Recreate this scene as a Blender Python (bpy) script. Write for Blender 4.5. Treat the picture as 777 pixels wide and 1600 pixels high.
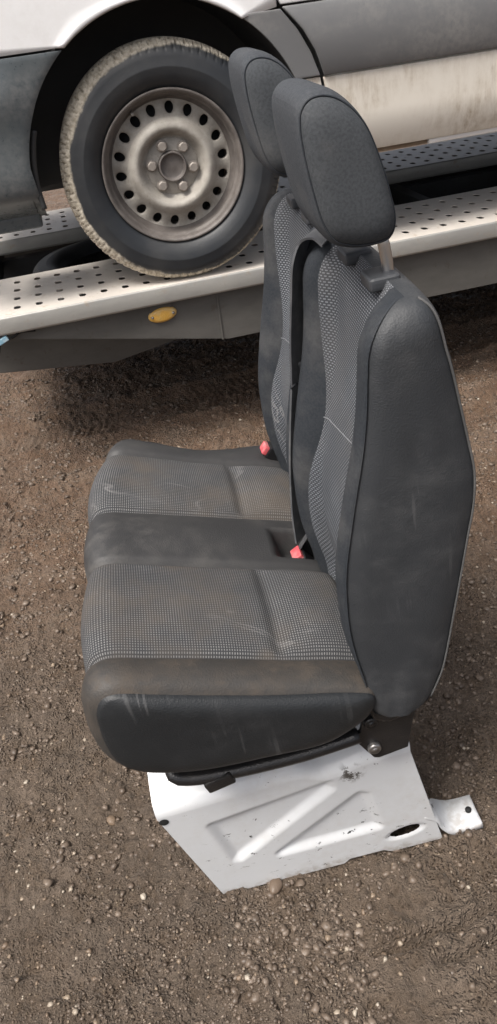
import bpy, bmesh, math, random
import numpy as np
from mathutils import Matrix, Vector
random.seed(7); rng = np.random.default_rng(7)
for o in list(bpy.data.objects): bpy.data.objects.remove(o)
scene = bpy.context.scene
COL = scene.collection
R_ = math.radians

# ------------------------------------------------------------------ camera
PITCH, ROLL, HCAM, FPX = R_(34), R_(8), 1.42, 1203.0
_fw = np.array([0, math.cos(PITCH), -math.sin(PITCH)]); _rt = np.array([1., 0, 0]); _up = np.array([0, math.sin(PITCH), math.cos(PITCH)])
CR = math.cos(ROLL)*_rt - math.sin(ROLL)*_up
CU = math.cos(ROLL)*_up + math.sin(ROLL)*_rt
CO = np.array([0, 0, HCAM])
cd = bpy.data.cameras.new('camera'); cam = bpy.data.objects.new('camera', cd); COL.objects.link(cam)
cd.sensor_fit = 'VERTICAL'; cd.sensor_height = 36; cd.lens = 36*FPX/1600; cd.clip_start = .02; cd.clip_end = 3000
cam.matrix_world = Matrix(((CR[0], CU[0], -_fw[0], CO[0]), (CR[1], CU[1], -_fw[1], CO[1]), (CR[2], CU[2], -_fw[2], CO[2]), (0, 0, 0, 1)))
scene.camera = cam
def ray(x, y): return _fw + CR*((x-388.5)/FPX) - CU*((y-800)/FPX)
def unp(x, y, n, p0):
    d = ray(x, y); return CO + d*(np.dot(n, np.asarray(p0)-CO)/np.dot(n, d))

# ------------------------------------------------------------------ world, sun, exposure
SUN_AZ, SUN_EL = R_(228), R_(60)          # azimuth measured from +Y clockwise: behind the camera, to its left
w = bpy.data.worlds.new('World'); scene.world = w; w.use_nodes = True
nt = w.node_tree; bg = nt.nodes['Background']
sky = nt.nodes.new('ShaderNodeTexSky'); sky.sky_type = 'NISHITA'; sky.sun_disc = False
sky.sun_elevation = SUN_EL; sky.sun_rotation = SUN_AZ; sky.air_density = .55; sky.dust_density = 6.0; sky.ozone_density = 0.2
hs = nt.nodes.new('ShaderNodeHueSaturation'); hs.inputs['Saturation'].default_value = .45   # hazy white sky
nt.links.new(sky.outputs[0], hs.inputs['Color']); nt.links.new(hs.outputs[0], bg.inputs[0]); bg.inputs[1].default_value = .12
sd = bpy.data.lights.new('sun', 'SUN'); sd.energy = 2.2; sd.angle = R_(22); sd.color = (1, .95, .88)
sun = bpy.data.objects.new('sun', sd); COL.objects.link(sun)
sdir = Vector((math.sin(SUN_AZ)*math.cos(SUN_EL), math.cos(SUN_AZ)*math.cos(SUN_EL), math.sin(SUN_EL)))
sun.rotation_euler = sdir.to_track_quat('Z', 'Y').to_euler(); sun.location = sdir*20
vs = scene.view_settings; vs.view_transform = 'Standard'; vs.look = 'None'; vs.gamma = 1; vs.use_curve_mapping = False; vs.exposure = .78

# ------------------------------------------------------------------ material helper
class M:
    def __init__(s, name, col=(.5, .5, .5), rough=.5, metal=0., spec=None):
        s.m = bpy.data.materials.new(name); s.m.use_nodes = True; s.t = s.m.node_tree; s.b = s.t.nodes['Principled BSDF']
        s.b.inputs['Base Color'].default_value = (*col, 1); s.b.inputs['Roughness'].default_value = rough; s.b.inputs['Metallic'].default_value = metal
        if spec is not None: s.b.inputs['Specular IOR Level'].default_value = spec
        s.tc = s.t.nodes.new('ShaderNodeTexCoord')
    def n(s, typ, **k):
        x = s.t.nodes.new(typ)
        for a, v in k.items(): setattr(x, a, v)
        return x
    def l(s, a, b): s.t.links.new(a, b)
    def val(s, v): 
        x = s.n('ShaderNodeValue'); x.outputs[0].default_value = v; return x.outputs[0]
    def math(s, op, a, b=0., c=None):
        x = s.n('ShaderNodeMath', operation=op)
        for i, q in enumerate((a, b, c)):
            if q is None: continue
            if isinstance(q, (int, float)): x.inputs[i].default_value = q
            else: s.l(q, x.inputs[i])
        return x.outputs[0]
    def noise(s, scale, detail=4, rough=.55, coord=None, dist=0.):
        x = s.n('ShaderNodeTexNoise'); x.inputs['Scale'].default_value = scale; x.inputs['Detail'].default_value = detail
        x.inputs['Roughness'].default_value = rough; x.inputs['Distortion'].default_value = dist
        s.l(coord or s.tc.outputs['Object'], x.inputs['Vector']); return x.outputs['Fac']
    def stretch(s, sc, rot=(0, 0, 0), src='Object'):
        x = s.n('ShaderNodeMapping'); x.inputs['Scale'].default_value = sc; x.inputs['Rotation'].default_value = rot; s.l(s.tc.outputs[src], x.inputs['Vector']); return x.outputs[0]
    def ramp(s, f, lo, hi, a=0., b=1.):
        x = s.n('ShaderNodeMapRange'); x.interpolation_type = 'SMOOTHSTEP'
        s.l(f, x.inputs[0]); x.inputs[1].default_value = lo; x.inputs[2].default_value = hi; x.inputs[3].default_value = a; x.inputs[4].default_value = b; return x.outputs[0]
    def mix(s, f, a, b):
        x = s.n('ShaderNodeMix', data_type='RGBA')
        for i, q in ((0, f), (6, a), (7, b)):
            if isinstance(q, tuple): x.inputs[i].default_value = (*q, 1)
            elif isinstance(q, (int, float)): x.inputs[i].default_value = q
            else: s.l(q, x.inputs[i])
        return x.outputs[2]
    def col(s, c): s.l(c, s.b.inputs['Base Color'])
    def rough(s, r): s.l(r, s.b.inputs['Roughness'])
    def bump(s, h, strength=.3, dist=.001):
        x = s.n('ShaderNodeBump'); x.inputs['Strength'].default_value = strength; x.inputs['Distance'].default_value = dist
        s.l(h, x.inputs['Height']); s.l(x.outputs[0], s.b.inputs['Normal'])
    def xyz(s, src='Object'):
        x = s.n('ShaderNodeSeparateXYZ'); s.l(s.tc.outputs[src], x.inputs[0]); return x.outputs

def m_leather(name, base, dust, amount, rough=.42, lines=True):
    m = M(name, base, rough)
    n1 = m.noise(5, 5, .6); n2 = m.noise(28, 5, .65)
    f = m.math('MULTIPLY', m.ramp(n1, .38, .72), m.ramp(n2, .3, .75)); f = m.math('MULTIPLY', f, amount)
    c = m.mix(f, base, dust)
    if lines:
        sl = 0
        for k, (rt, sc_) in enumerate((((0, .42, .2), (60, 4, 3.5)), ((0, -.35, 0), (44, 4, 3.0)))):
            q = m.ramp(m.noise(1.5, 2, .5, m.stretch(sc_, rt)), .635, .675); sl = m.math('ADD', q, sl)
        sl = m.math('MULTIPLY', sl, m.ramp(m.noise(5.2, 2), .5, .66)); sl = m.math('MULTIPLY', sl, .16)
        c = m.mix(sl, c, (.25, .25, .25))
    m.col(c); m.rough(m.math('ADD', rough-.05, m.math('MULTIPLY', f, .45)))
    v = m.n('ShaderNodeTexVoronoi'); v.inputs['Scale'].default_value = 420; m.l(m.tc.outputs['Object'], v.inputs['Vector'])
    m.bump(m.math('ADD', v.outputs['Distance'], m.math('MULTIPLY', m.noise(22, 3), .9)), .28, .0012)
    return m.m

def m_pattern(name, su, sv, base, dot, dirt, dirt_amt, stagger=True):
    """woven cloth with rows of pale dashes; UV carries metres"""
    m = M(name, base, .95, spec=.2)
    uv = m.xyz('UV')
    a = m.math('MULTIPLY', uv[0], 1/su); b = m.math('MULTIPLY', uv[1], 1/sv)
    if stagger:
        b = m.math('ADD', b, m.math('MULTIPLY', m.math('MODULO', m.math('FLOOR', a), 2.0), .5))
    fa = m.math('ABSOLUTE', m.math('SUBTRACT', m.math('FRACT', a), .5)); fb = m.math('ABSOLUTE', m.math('SUBTRACT', m.math('FRACT', b), .5))
    d = m.math('MULTIPLY', m.ramp(fa, .16, .30, 1, 0), m.ramp(fb, .22, .36, 1, 0))
    wn = m.noise(900, 2); d = m.math('MULTIPLY', d, m.ramp(wn, .25, .6, .5, 1))
    wear = m.ramp(m.noise(9, 5, .6), .35, .7, .55, 1.0); d = m.math('MULTIPLY', d, wear)
    c = m.mix(d, base, dot)
    dm = m.math('MULTIPLY', m.ramp(m.noise(6, 6, .65), .4, .72), dirt_amt)
    c = m.mix(dm, c, dirt)
    chalk = m.noise(2.6, 3, .5, m.stretch((1, 2.2, 1)), 2.0)
    ch = m.math('MULTIPLY', m.ramp(m.math('ABSOLUTE', m.math('SUBTRACT', chalk, .5)), 0, .02, 1, 0), m.ramp(m.noise(4.1, 2), .55, .7))
    c = m.mix(m.math('MULTIPLY', ch, .36), c, (.36, .35, .34))
    m.col(c); m.bump(m.math('ADD', d, m.math('MULTIPLY', m.noise(600, 2), .8)), .45, .0012)
    return m.m

def m_knit(name, base, light):
    m = M(name, base, .95, spec=.2)
    co = m.xyz('UV'); s = 2*math.pi/.0021
    wv = m.math('MULTIPLY', m.math('SINE', m.math('MULTIPLY', m.math('ADD', co[0], co[1]), s)), m.math('SINE', m.math('MULTIPLY', m.math('SUBTRACT', co[0], co[1]), s)))
    f = m.math('MULTIPLY', m.ramp(wv, -.3, .7), m.ramp(m.noise(300, 3), .3, .65))
    c = m.mix(f, base, light); c = m.mix(m.math('MULTIPLY', m.ramp(m.noise(8, 5, .6), .45, .75), .3), c, (.2, .19, .18))
    m.col(c); m.bump(wv, .5, .0012); return m.m

def m_white(name, dirt_amt=.25, col=(.78, .79, .8), rough=.32, chips=True, dirt=(.33, .28, .22), streak=False):
    m = M(name, col, rough); m.b.inputs['Coat Weight'].default_value = .25
    n1 = m.noise(4.5, 7, .65); n2 = m.noise(40, 5, .7, m.stretch((1, 1, .25)) if streak else None)
    f = m.math('MULTIPLY', m.math('MULTIPLY', m.ramp(n1, .35, .7), m.ramp(n2, .3, .72)), dirt_amt)
    c = m.mix(f, col, dirt)
    if chips:
        ch = m.math('MULTIPLY', m.ramp(m.noise(48, 4, .75, m.stretch((1, 1, 1.8), (0, .6, 0))), .625, .645), m.ramp(m.noise(7, 2), .44, .54))
        c = m.mix(ch, c, (.03, .03, .03))
    if name == 'seat_white':                               # scraped patch and grime along the bottom edge
        x = m.xyz(); du = m.math('SUBTRACT', x[0], .282); dw = m.math('SUBTRACT', x[2], .263)
        rr = m.math('SQRT', m.math('ADD', m.math('MULTIPLY', du, du), m.math('MULTIPLY', dw, dw)))
        k = m.math('MULTIPLY', m.ramp(rr, .008, .030, 1, 0), m.ramp(m.noise(38, 5, .75), .50, .53)); c = m.mix(m.math('MULTIPLY', k, .95), c, (.045, .038, .03))
        gr = m.math('MULTIPLY', m.ramp(m.math('ADD', x[2], m.math('MULTIPLY', m.noise(30, 4), .05)), .018, .05, 1, 0), m.ramp(m.noise(90, 4), .3, .6)); c = m.mix(m.math('MULTIPLY', gr, .7), c, (.22, .18, .14))
    m.col(c); m.rough(m.math('ADD', rough, m.math('MULTIPLY', f, .6))); m.bump(m.noise(18, 3), .06, .004); return m.m

MATS = {}
MATS['cushion_vinyl'] = m_leather('cushion_vinyl', (.027, .027, .028), (.12, .113, .105), .6, .6, False)
MATS['bolster_muddy'] = m_leather('bolster_muddy', (.032, .030, .028), (.088, .066, .047), .95, .62, False)
MATS['side_leather'] = m_leather('side_leather', (.010, .012, .014), (.045, .045, .047), .4, .55)
MATS['back_leather'] = m_leather('back_leather', (.024, .027, .031), (.105, .105, .106), .5, .62)
MATS['bolster_cloth'] = m_knit('bolster_cloth', (.026, .03, .036), (.05, .055, .062))
MATS['piping_pale'] = m_knit('piping_pale', (.075, .075, .075), (.12, .12, .12))
MATS['headrest_cloth'] = m_knit('headrest_cloth', (.052, .057, .063), (.10, .107, .114))
MATS['headrest_front'] = m_knit('headrest_front', (.056, .061, .069), (.098, .105, .115))
MATS['seat_pattern'] = m_pattern('seat_pattern', .0040, .0046, (.038, .039, .042), (.22, .22, .22), (.10, .082, .065), .6, False)
MATS['back_pattern'] = m_pattern('back_pattern', .0040, .0066, (.042, .046, .053), (.27, .285, .31), (.12, .11, .10), .2)
MATS['seat_white'] = m_white('seat_white', .25, (.56, .575, .59), .4)
MATS['black_metal'] = m_leather('black_metal', (.012, .012, .013), (.07, .06, .05), .5, .33, False)
m = M('chrome_post', (.6, .6, .6), .28, 1.); MATS['chrome'] = m.m
m = M('collar_plastic', (.04, .043, .048), .5); m.bump(m.noise(300, 2), .1, .001); MATS['collar'] = m.m
m = M('belt_webbing', (.03, .032, .036), .8); u_ = m.xyz('UV'); m.bump(m.math('SINE', m.math('MULTIPLY', u_[1], 2200.)), .5, .001); m.col(m.mix(m.ramp(m.noise(30, 4), .4, .75), (.045, .047, .052), (.085, .086, .09))); MATS['webbing'] = m.m
m = M('belt_grey', (.07, .073, .078), .85); u_ = m.xyz('UV'); m.bump(m.math('SINE', m.math('MULTIPLY', u_[1], 2200.)), .5, .001); m.col(m.mix(m.ramp(m.noise(30, 4), .4, .75), (.06, .063, .068), (.12, .12, .12))); MATS['webbing_lit'] = m.m  # paler copy of the webbing; light on the turned lower belt put into colour
m = M('buckle_red', (.62, .09, .10), .4); m.col(m.mix(m.ramp(m.noise(60, 4), .45, .75), (.52, .07, .085), (.52, .22, .22))); MATS['red'] = m.m
m = M('steel_bolt', (.32, .31, .30), .38, .9); m.bump(m.noise(200, 3), .3, .001); MATS['bolt'] = m.m
m = M('thread', (.15, .155, .165), .9); MATS['thread'] = m.m
m = M('black_void', (.008, .008, .008), .8); MATS['void'] = m.m

MATS['van_white'] = m_white('van_white', .1, (.8, .8, .8), .2, False)
MATS['van_white_dirty'] = m_white('van_white_dirty', 1.1, (.66, .62, .55), .45, False, (.36, .29, .21), True)
def m_trim(name, base, dust, rough=.5):
    m = M(name, base, rough); f = m.math('MULTIPLY', m.ramp(m.noise(3, 6, .6, m.stretch((1, 1, 2))), .35, .72), m.ramp(m.noise(60, 4, .7), .25, .7))
    m.col(m.mix(f, base, dust)); m.bump(m.noise(500, 2), .12, .001); m.rough(m.math('ADD', rough-.1, m.math('MULTIPLY', f, .3))); return m.m
MATS['trim'] = m_trim('van_trim', (.14, .142, .145), (.22, .215, .205))
MATS['bumper'] = m_trim('van_bumper', (.075, .088, .095), (.14, .145, .145), .36)
MATS['liner'] = m_trim('van_liner', (.026, .027, .029), (.05, .048, .045), .7)
MATS['glass'] = M('van_glass', (.02, .025, .03), .05).m
MATS['sill_rust'] = m_trim('sill_rust', (.16, .11, .07), (.3, .25, .18), .7)

def m_tyre(name, mud):
    m = M(name, (.035, .037, .04), .62)
    x = m.xyz('Object')
    r = m.math('SQRT', m.math('ADD', m.math('MULTIPLY', x[0], x[0]), m.math('MULTIPLY', x[2], x[2])))
    nz = m.noise(14, 6, .65); nz2 = m.noise(60, 4, .6)
    c = m.mix(m.ramp(m.noise(7, 5), .35, .75), (.019, .022, .026), (.042, .043, .044))
    # dried pale mud caked on tread and shoulder, heavier towards the front of the wheel
    side = m.math('MULTIPLY', x[0], -.045)
    e = m.math('ADD', m.math('ADD', r, side), m.math('MULTIPLY', m.math('SUBTRACT', nz, .5), .03))
    k = m.math('MULTIPLY', m.math('MULTIPLY', m.ramp(e, .319, .328), m.ramp(m.noise(110, 4, .65), .30, .46, .55, 1.)), mud)
    cm = m.mix(m.ramp(nz2, .3, .7), (.30, .265, .205), (.58, .53, .44))
    c = m.mix(k, c, cm)
    m.col(c); m.rough(m.math('ADD', .5, m.math('MULTIPLY', k, .4))); m.bump(m.math('ADD', nz2, m.math('MULTIPLY', k, .6)), .18, .003); return m.m
MATS['tyre'] = m_tyre('tyre_muddy', 1.); MATS['tyre_plain'] = m_tyre('tyre_plain', .15)
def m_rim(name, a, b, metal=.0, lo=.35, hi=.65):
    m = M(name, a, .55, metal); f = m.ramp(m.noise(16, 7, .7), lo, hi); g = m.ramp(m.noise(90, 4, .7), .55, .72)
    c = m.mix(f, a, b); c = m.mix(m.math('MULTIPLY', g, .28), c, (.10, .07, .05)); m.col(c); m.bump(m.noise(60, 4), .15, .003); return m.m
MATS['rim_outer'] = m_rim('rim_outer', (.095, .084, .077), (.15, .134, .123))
MATS['rim_disc'] = m_rim('rim_disc', (.27, .25, .22), (.37, .348, .31))
MATS['rim_hub'] = m_rim('rim_hub', (.24, .225, .2), (.36, .335, .3))
MATS['lug'] = m_rim('lug', (.2, .18, .16), (.3, .27, .24), .3)

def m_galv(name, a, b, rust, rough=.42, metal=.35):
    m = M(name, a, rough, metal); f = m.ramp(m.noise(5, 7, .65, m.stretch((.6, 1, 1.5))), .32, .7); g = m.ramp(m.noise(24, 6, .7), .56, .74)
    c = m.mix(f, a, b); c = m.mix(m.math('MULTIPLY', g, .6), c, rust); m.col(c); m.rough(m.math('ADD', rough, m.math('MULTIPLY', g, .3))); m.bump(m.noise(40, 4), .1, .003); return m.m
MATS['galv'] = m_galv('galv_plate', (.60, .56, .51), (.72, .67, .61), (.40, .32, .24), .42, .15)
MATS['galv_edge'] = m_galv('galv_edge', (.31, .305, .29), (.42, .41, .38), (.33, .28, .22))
MATS['steel_dark'] = m_galv('steel_dark', (.075, .072, .066), (.11, .105, .096), (.08, .062, .048), .6, .1)
MATS['steel_black'] = m_galv('steel_black', (.02, .021, .023), (.035, .035, .035), (.04, .03, .025), .7, 0.)
m = M('amber_lens', (.75, .33, .03), .3); v = m.n('ShaderNodeTexVoronoi'); v.inputs['Scale'].default_value = 260; m.l(m.tc.outputs['Object'], v.inputs['Vector']); m.bump(v.outputs['Distance'], .5, .002)
m.col(m.mix(m.ramp(m.noise(35, 4), .4, .75), (.70, .40, .08), (.58, .44, .22))); MATS['amber'] = m.m
m = M('blue_plastic', (.25, .42, .52), .4); m.col(m.mix(m.ramp(m.noise(80, 3), .4, .7), (.22, .38, .48), (.4, .5, .55))); MATS['blue'] = m.m

# ------------------------------------------------------------------ mesh helpers
def link(name, me, mat, parent=None, smooth=True):
    if mat is not None: me.materials.append(MATS[mat] if isinstance(mat, str) else mat)
    o = bpy.data.objects.new(name, me); COL.objects.link(o)
    if parent is not None: o.parent = parent
    if smooth and len(me.polygons): me.polygons.foreach_set('use_smooth', np.ones(len(me.polygons), dtype=bool))
    return o
def pyd(name, verts, faces, mat, parent=None, smooth=True):
    me = bpy.data.meshes.new(name); me.from_pydata([tuple(map(float, v)) for v in verts], [], [tuple(f) for f in faces]); me.update()
    return link(name, me, mat, parent, smooth)
def fixn(o):
    bm = bmesh.new(); bm.from_mesh(o.data); bmesh.ops.remove_doubles(bm, verts=bm.verts, dist=1e-5); bmesh.ops.recalc_face_normals(bm, faces=bm.faces); bm.to_mesh(o.data); bm.free(); return o
def grid(name, P, mat, parent=None, closed_i=False, closed_j=False, uv=None, flip=False, keep=None, smooth=True):
    P = np.asarray(P, float); m, n = P.shape[:2]; V = P.reshape(-1, 3)
    I, J = np.meshgrid(np.arange(m if closed_i else m-1), np.arange(n if closed_j else n-1), indexing='ij')
    a = I*n+J; b = ((I+1) % m)*n+J; c = ((I+1) % m)*n+(J+1) % n; d = I*n+(J+1) % n
    Fc = np.stack([a, b, c, d], -1).reshape(-1, 4)
    if flip: Fc = Fc[:, ::-1]
    if keep is not None: Fc = Fc[keep.reshape(-1)]
    me = bpy.data.meshes.new(name); me.from_pydata(V.tolist(), [], Fc.tolist())
    if uv is not None:
        uvl = me.uv_layers.new(name='UVMap'); vi = np.zeros(len(me.loops), int); me.loops.foreach_get('vertex_index', vi)
        uvl.data.foreach_set('uv', np.asarray(uv, float).reshape(-1, 2)[vi].reshape(-1))
    me.update(); return link(name, me, mat, parent, smooth)
def arc_uv(P, ou=0., ov=0.):
    P = np.asarray(P, float)
    s = np.zeros(P.shape[:2]); s[1:] = np.cumsum(np.linalg.norm(np.diff(P, axis=0), axis=2), axis=0)
    t = np.zeros(P.shape[:2]); t[:, 1:] = np.cumsum(np.linalg.norm(np.diff(P, axis=1), axis=2), axis=1)
    mid = t[t.shape[0]//3:t.shape[0]//3+1]
    return np.stack([np.broadcast_to(s.mean(1, keepdims=True), s.shape)+ou, t*0+mid+ov], -1)
def box(name, lo, hi, mat, parent=None, bev=.004, seg=2, rot=None, smooth=True):
    bm = bmesh.new(); bmesh.ops.create_cube(bm, size=1)
    lo = Vector(lo); hi = Vector(hi); c = (lo+hi)/2; s = hi-lo
    for v in bm.verts: v.co = Vector((v.co.x*s.x, v.co.y*s.y, v.co.z*s.z))
    if bev: bmesh.ops.bevel(bm, geom=bm.edges[:], offset=bev, segments=seg, affect='EDGES', profile=.6)
    for v in bm.verts: v.co = ((rot @ v.co) if rot is not None else v.co) + c
    me = bpy.data.meshes.new(name); bm.to_mesh(me); bm.free()
    o = link(name, me, mat, parent, False)
    return o
def prism(name, pts, a, b, axis, mat, parent=None, bev=.004):
    """polygon pts in the two remaining axes, extruded from a to b along axis (1 = lateral)"""
    bm = bmesh.new(); order = {1: lambda p, q: (p[0], q, p[1]), 2: lambda p, q: (p[0], p[1], q), 0: lambda p, q: (q, p[0], p[1])}[axis]
    v0 = [bm.verts.new(order(p, a)) for p in pts]; v1 = [bm.verts.new(order(p, b)) for p in pts]; n = len(pts)
    bm.faces.new(v0); bm.faces.new(v1[::-1])
    for i in range(n): bm.faces.new((v0[i], v1[i], v1[(i+1) % n], v0[(i+1) % n]))
    bmesh.ops.recalc_face_normals(bm, faces=bm.faces)
    if bev: bmesh.ops.bevel(bm, geom=bm.edges[:], offset=bev, segments=2, affect='EDGES', profile=.6, clamp_overlap=True)
    me = bpy.data.meshes.new(name); bm.to_mesh(me); bm.free(); return link(name, me, mat, parent, False)
def catmull(pts, n, closed=False):
    P = np.asarray(pts, float); k = len(P)
    if closed: Q = np.vstack([P[-1], P, P[0], P[1]]); segs = k
    else: Q = np.vstack([2*P[0]-P[1], P, 2*P[-1]-P[-2]]); segs = k-1
    out = []
    for i in range(segs):
        p0, p1, p2, p3 = Q[i], Q[i+1], Q[i+2], Q[i+3]
        for t in np.linspace(0, 1, 12, endpoint=False):
            out.append(.5*((2*p1)+(-p0+p2)*t+(2*p0-5*p1+4*p2-p3)*t*t+(-p0+3*p1-3*p2+p3)*t**3))
    out.append(P[0] if closed else P[-1]); out = np.array(out)
    s = np.concatenate([[0], np.cumsum(np.linalg.norm(np.diff(out, axis=0), axis=1))])
    q = np.linspace(0, s[-1], n, endpoint=not closed)
    return np.stack([np.interp(q, s, out[:, j]) for j in range(out.shape[1])], 1)
def tube(name, pts, rad, mat, parent=None, seg=12, n=40, closed=False, flat=1.):
    C = catmull(pts, n, closed); T = np.gradient(C, axis=0); T /= np.linalg.norm(T, axis=1)[:, None]
    up = np.array([0, 1., .01]); rings = []
    for c, t in zip(C, T):
        x = np.cross(t, up); x /= np.linalg.norm(x)+1e-9; y = np.cross(x, t)
        rings.append([c+rad*(math.cos(a)*x+flat*math.sin(a)*y) for a in np.linspace(0, 2*math.pi, seg, endpoint=False)])
    o = grid(name, rings, mat, parent, closed_i=closed, closed_j=True)
    if not closed:
        bm = bmesh.new(); bm.from_mesh(o.data); bmesh.ops.holes_fill(bm, edges=bm.edges[:], sides=seg); bmesh.ops.recalc_face_normals(bm, faces=bm.faces); bm.to_mesh(o.data); bm.free()
    return o
def lathe(name, prof, mat, parent=None, seg=96, loc=(0, 0, 0)):
    """prof (r, lateral); axis = local Y"""
    a = np.linspace(0, 2*math.pi, seg, endpoint=False)
    P = [[(r*math.cos(t)+loc[0], y+loc[1], r*math.sin(t)+loc[2]) for r, y in prof] for t in a]
    return grid(name, P, mat, parent, closed_i=True, flip=False)
def smooth01(x): x = np.clip(x, 0, 1); return x*x*(3-2*x)
def empty(name, mat4, label, cat, group=None):
    o = bpy.data.objects.new(name, None); COL.objects.link(o); o.matrix_world = mat4; o['label'] = label; o['category'] = cat
    if group: o['group'] = group
    o.empty_display_size = .1; return o
def frame_mat(X, Y, Z, O): return Matrix([[X[i], Y[i], Z[i], O[i]] for i in range(3)]+[[0, 0, 0, 1]])
# numpy value noise
def vnoise(x, y, s, seed):
    x = x*s; y = y*s; xi = np.floor(x).astype(np.int64); yi = np.floor(y).astype(np.int64); xf = x-xi; yf = y-yi
    def h(i, j):
        n = (i*374761393+j*668265263+seed*2246822519) & 0xffffffff; n = ((n ^ (n >> 13))*1274126177) & 0xffffffff; return ((n ^ (n >> 16)) & 0xffff)/65535.
    u = xf*xf*(3-2*xf); v = yf*yf*(3-2*yf)
    return (h(xi, yi)*(1-u)+h(xi+1, yi)*u)*(1-v)+(h(xi, yi+1)*(1-u)+h(xi+1, yi+1)*u)*v
def fbm(x, y, s, o, seed, g=.5):
    r = 0; a = 1; t = 0
    for k in range(o): r = r+a*vnoise(x+k*3.7, y-k*5.1, s*2**k, seed+k); t += a; a *= g
    return r/t

# ------------------------------------------------------------------ frames of the seat and of the trailer
SY = R_(4.5); SL = np.array([-math.sin(SY), math.cos(SY), 0]); ZUP = np.array([0, 0, 1.])
P1 = unp(350, 1398, ZUP, (0, 0, 0)); P2 = unp(690, 1310, SL, P1)
SF = (P2-P1)/np.linalg.norm(P2-P1); SU = np.cross(SF, SL)
def S(x, y, v):                      # pixel -> (u, w) in the seat's own vertical plane at lateral v
    d = unp(x, y, SL, P1+SL*v)-P1; return (float(d @ SF), float(d @ SU))
TY = R_(10); TD = np.array([math.cos(TY), math.sin(TY), 0]); TN = np.array([-math.sin(TY), math.cos(TY), 0])
WR = .345
WC = CO+2.38*ray(271.7, 262); TO = WC-ZUP*WR        # wheel centre, contact point on the track plate
HB = float(TO[2])                                     # bed height
def T(x, y, n):
    d = unp(x, y, TN, TO+TN*n)-TO; return (float(d @ TD), float(d @ ZUP))

# ------------------------------------------------------------------ ground
def gheight(x, y):
    z = .012*(fbm(x, y, 2.2, 3, 11)-.5)*2
    z += .016*(fbm(x, y, 14, 4, 3, .62)-.5)*2
    z += .008*(fbm(x, y, 60, 2, 8)-.5)*2
    cl = fbm(x, y, 5, 3, 21); lump = smooth01((cl-.40)/.16); a_ = fbm(x, y, 55, 3, 31, .6); z += lump*(.016*np.clip(a_-.47, 0, 1)+.020*np.clip(fbm(x+9, y, 100, 2, 57)-.5, 0, 1)) + .010*np.clip(fbm(x-4, y, 85, 2, 63)-.56, 0, 1)
    # rise under the back of the seat base
    dx = x-P1[0]; dy = y-P1[1]; g = np.exp(-((dx-.3)/.55)**2-((dy-.35)/.8)**2)
    z += np.clip(.066*dx, -.01, .036)*smooth01(g*1.8) - .004
    # wheel tracks running along the trailer
    t = (x*TD[0]+y*TD[1]); n = (x*TN[0]+y*TN[1])
    for c, wd, dp, ts in ((.69, .058, .007, .30), (2.40, .15, .02, -9), (3.02, .13, .022, -9), (1.75, .12, .010, -9)):
        q = (n-c+.03*(vnoise(t, t*0, 1.3, 5)-.5)*(ts < 0))/wd; on = smooth01((t-ts)/.12)
        tread = np.where(np.abs(q) < 1, 1., 0.)*smooth01(.5+2.2*np.sin((t+.25*np.abs(n-c))*2*np.pi/.030))*smooth01((fbm(x, y, 3.1, 2, 77)-.40)/.12)
        z += on*(-dp*np.exp(-q**4) + .6*dp*np.exp(-((np.abs(q)-1.2)/.18)**2) + .006*tread)
    # two sharp scored lines
    for c, s0 in ((.638, .19), (.590, .30)):
        z -= .022*np.exp(-((n-c-.004*np.sin(t*17)-.003*np.sin(t*61))/.0075)**2)*smooth01((t-s0)/.05)*smooth01((1.6-t)/.3)
        z += .006*np.exp(-((n-c-.018)/.009)**2)*smooth01((t-s0)/.05)*smooth01((1.6-t)/.3)
    return z
def axis(a, b, fine, lo, hi):
    mid = np.arange(a, b, fine); g1 = b+np.cumsum(fine*1.35**np.arange(1, 36)); g1 = g1[g1 < hi]; g0 = a-np.cumsum(fine*1.35**np.arange(1, 36)); g0 = g0[g0 > lo]
    return np.concatenate([[lo], g0[::-1], mid, g1, [hi]])
ax = axis(-1.35, 1.55, .0056, -900, 900)
ay = axis(.38, 3.9, .0066, -900, 900); ay = np.concatenate([ay[ay < .38], np.arange(.38, 1.5, .0042), np.arange(1.5, 2.2, .0060), np.arange(2.2, 3.9, .010), ay[ay > 3.9]])
X, Y = np.meshgrid(ax, ay, indexing='ij'); Z = gheight(X, Y)
fade = smooth01((14-np.hypot(X, Y-2))/8); Z = Z*fade
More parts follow.
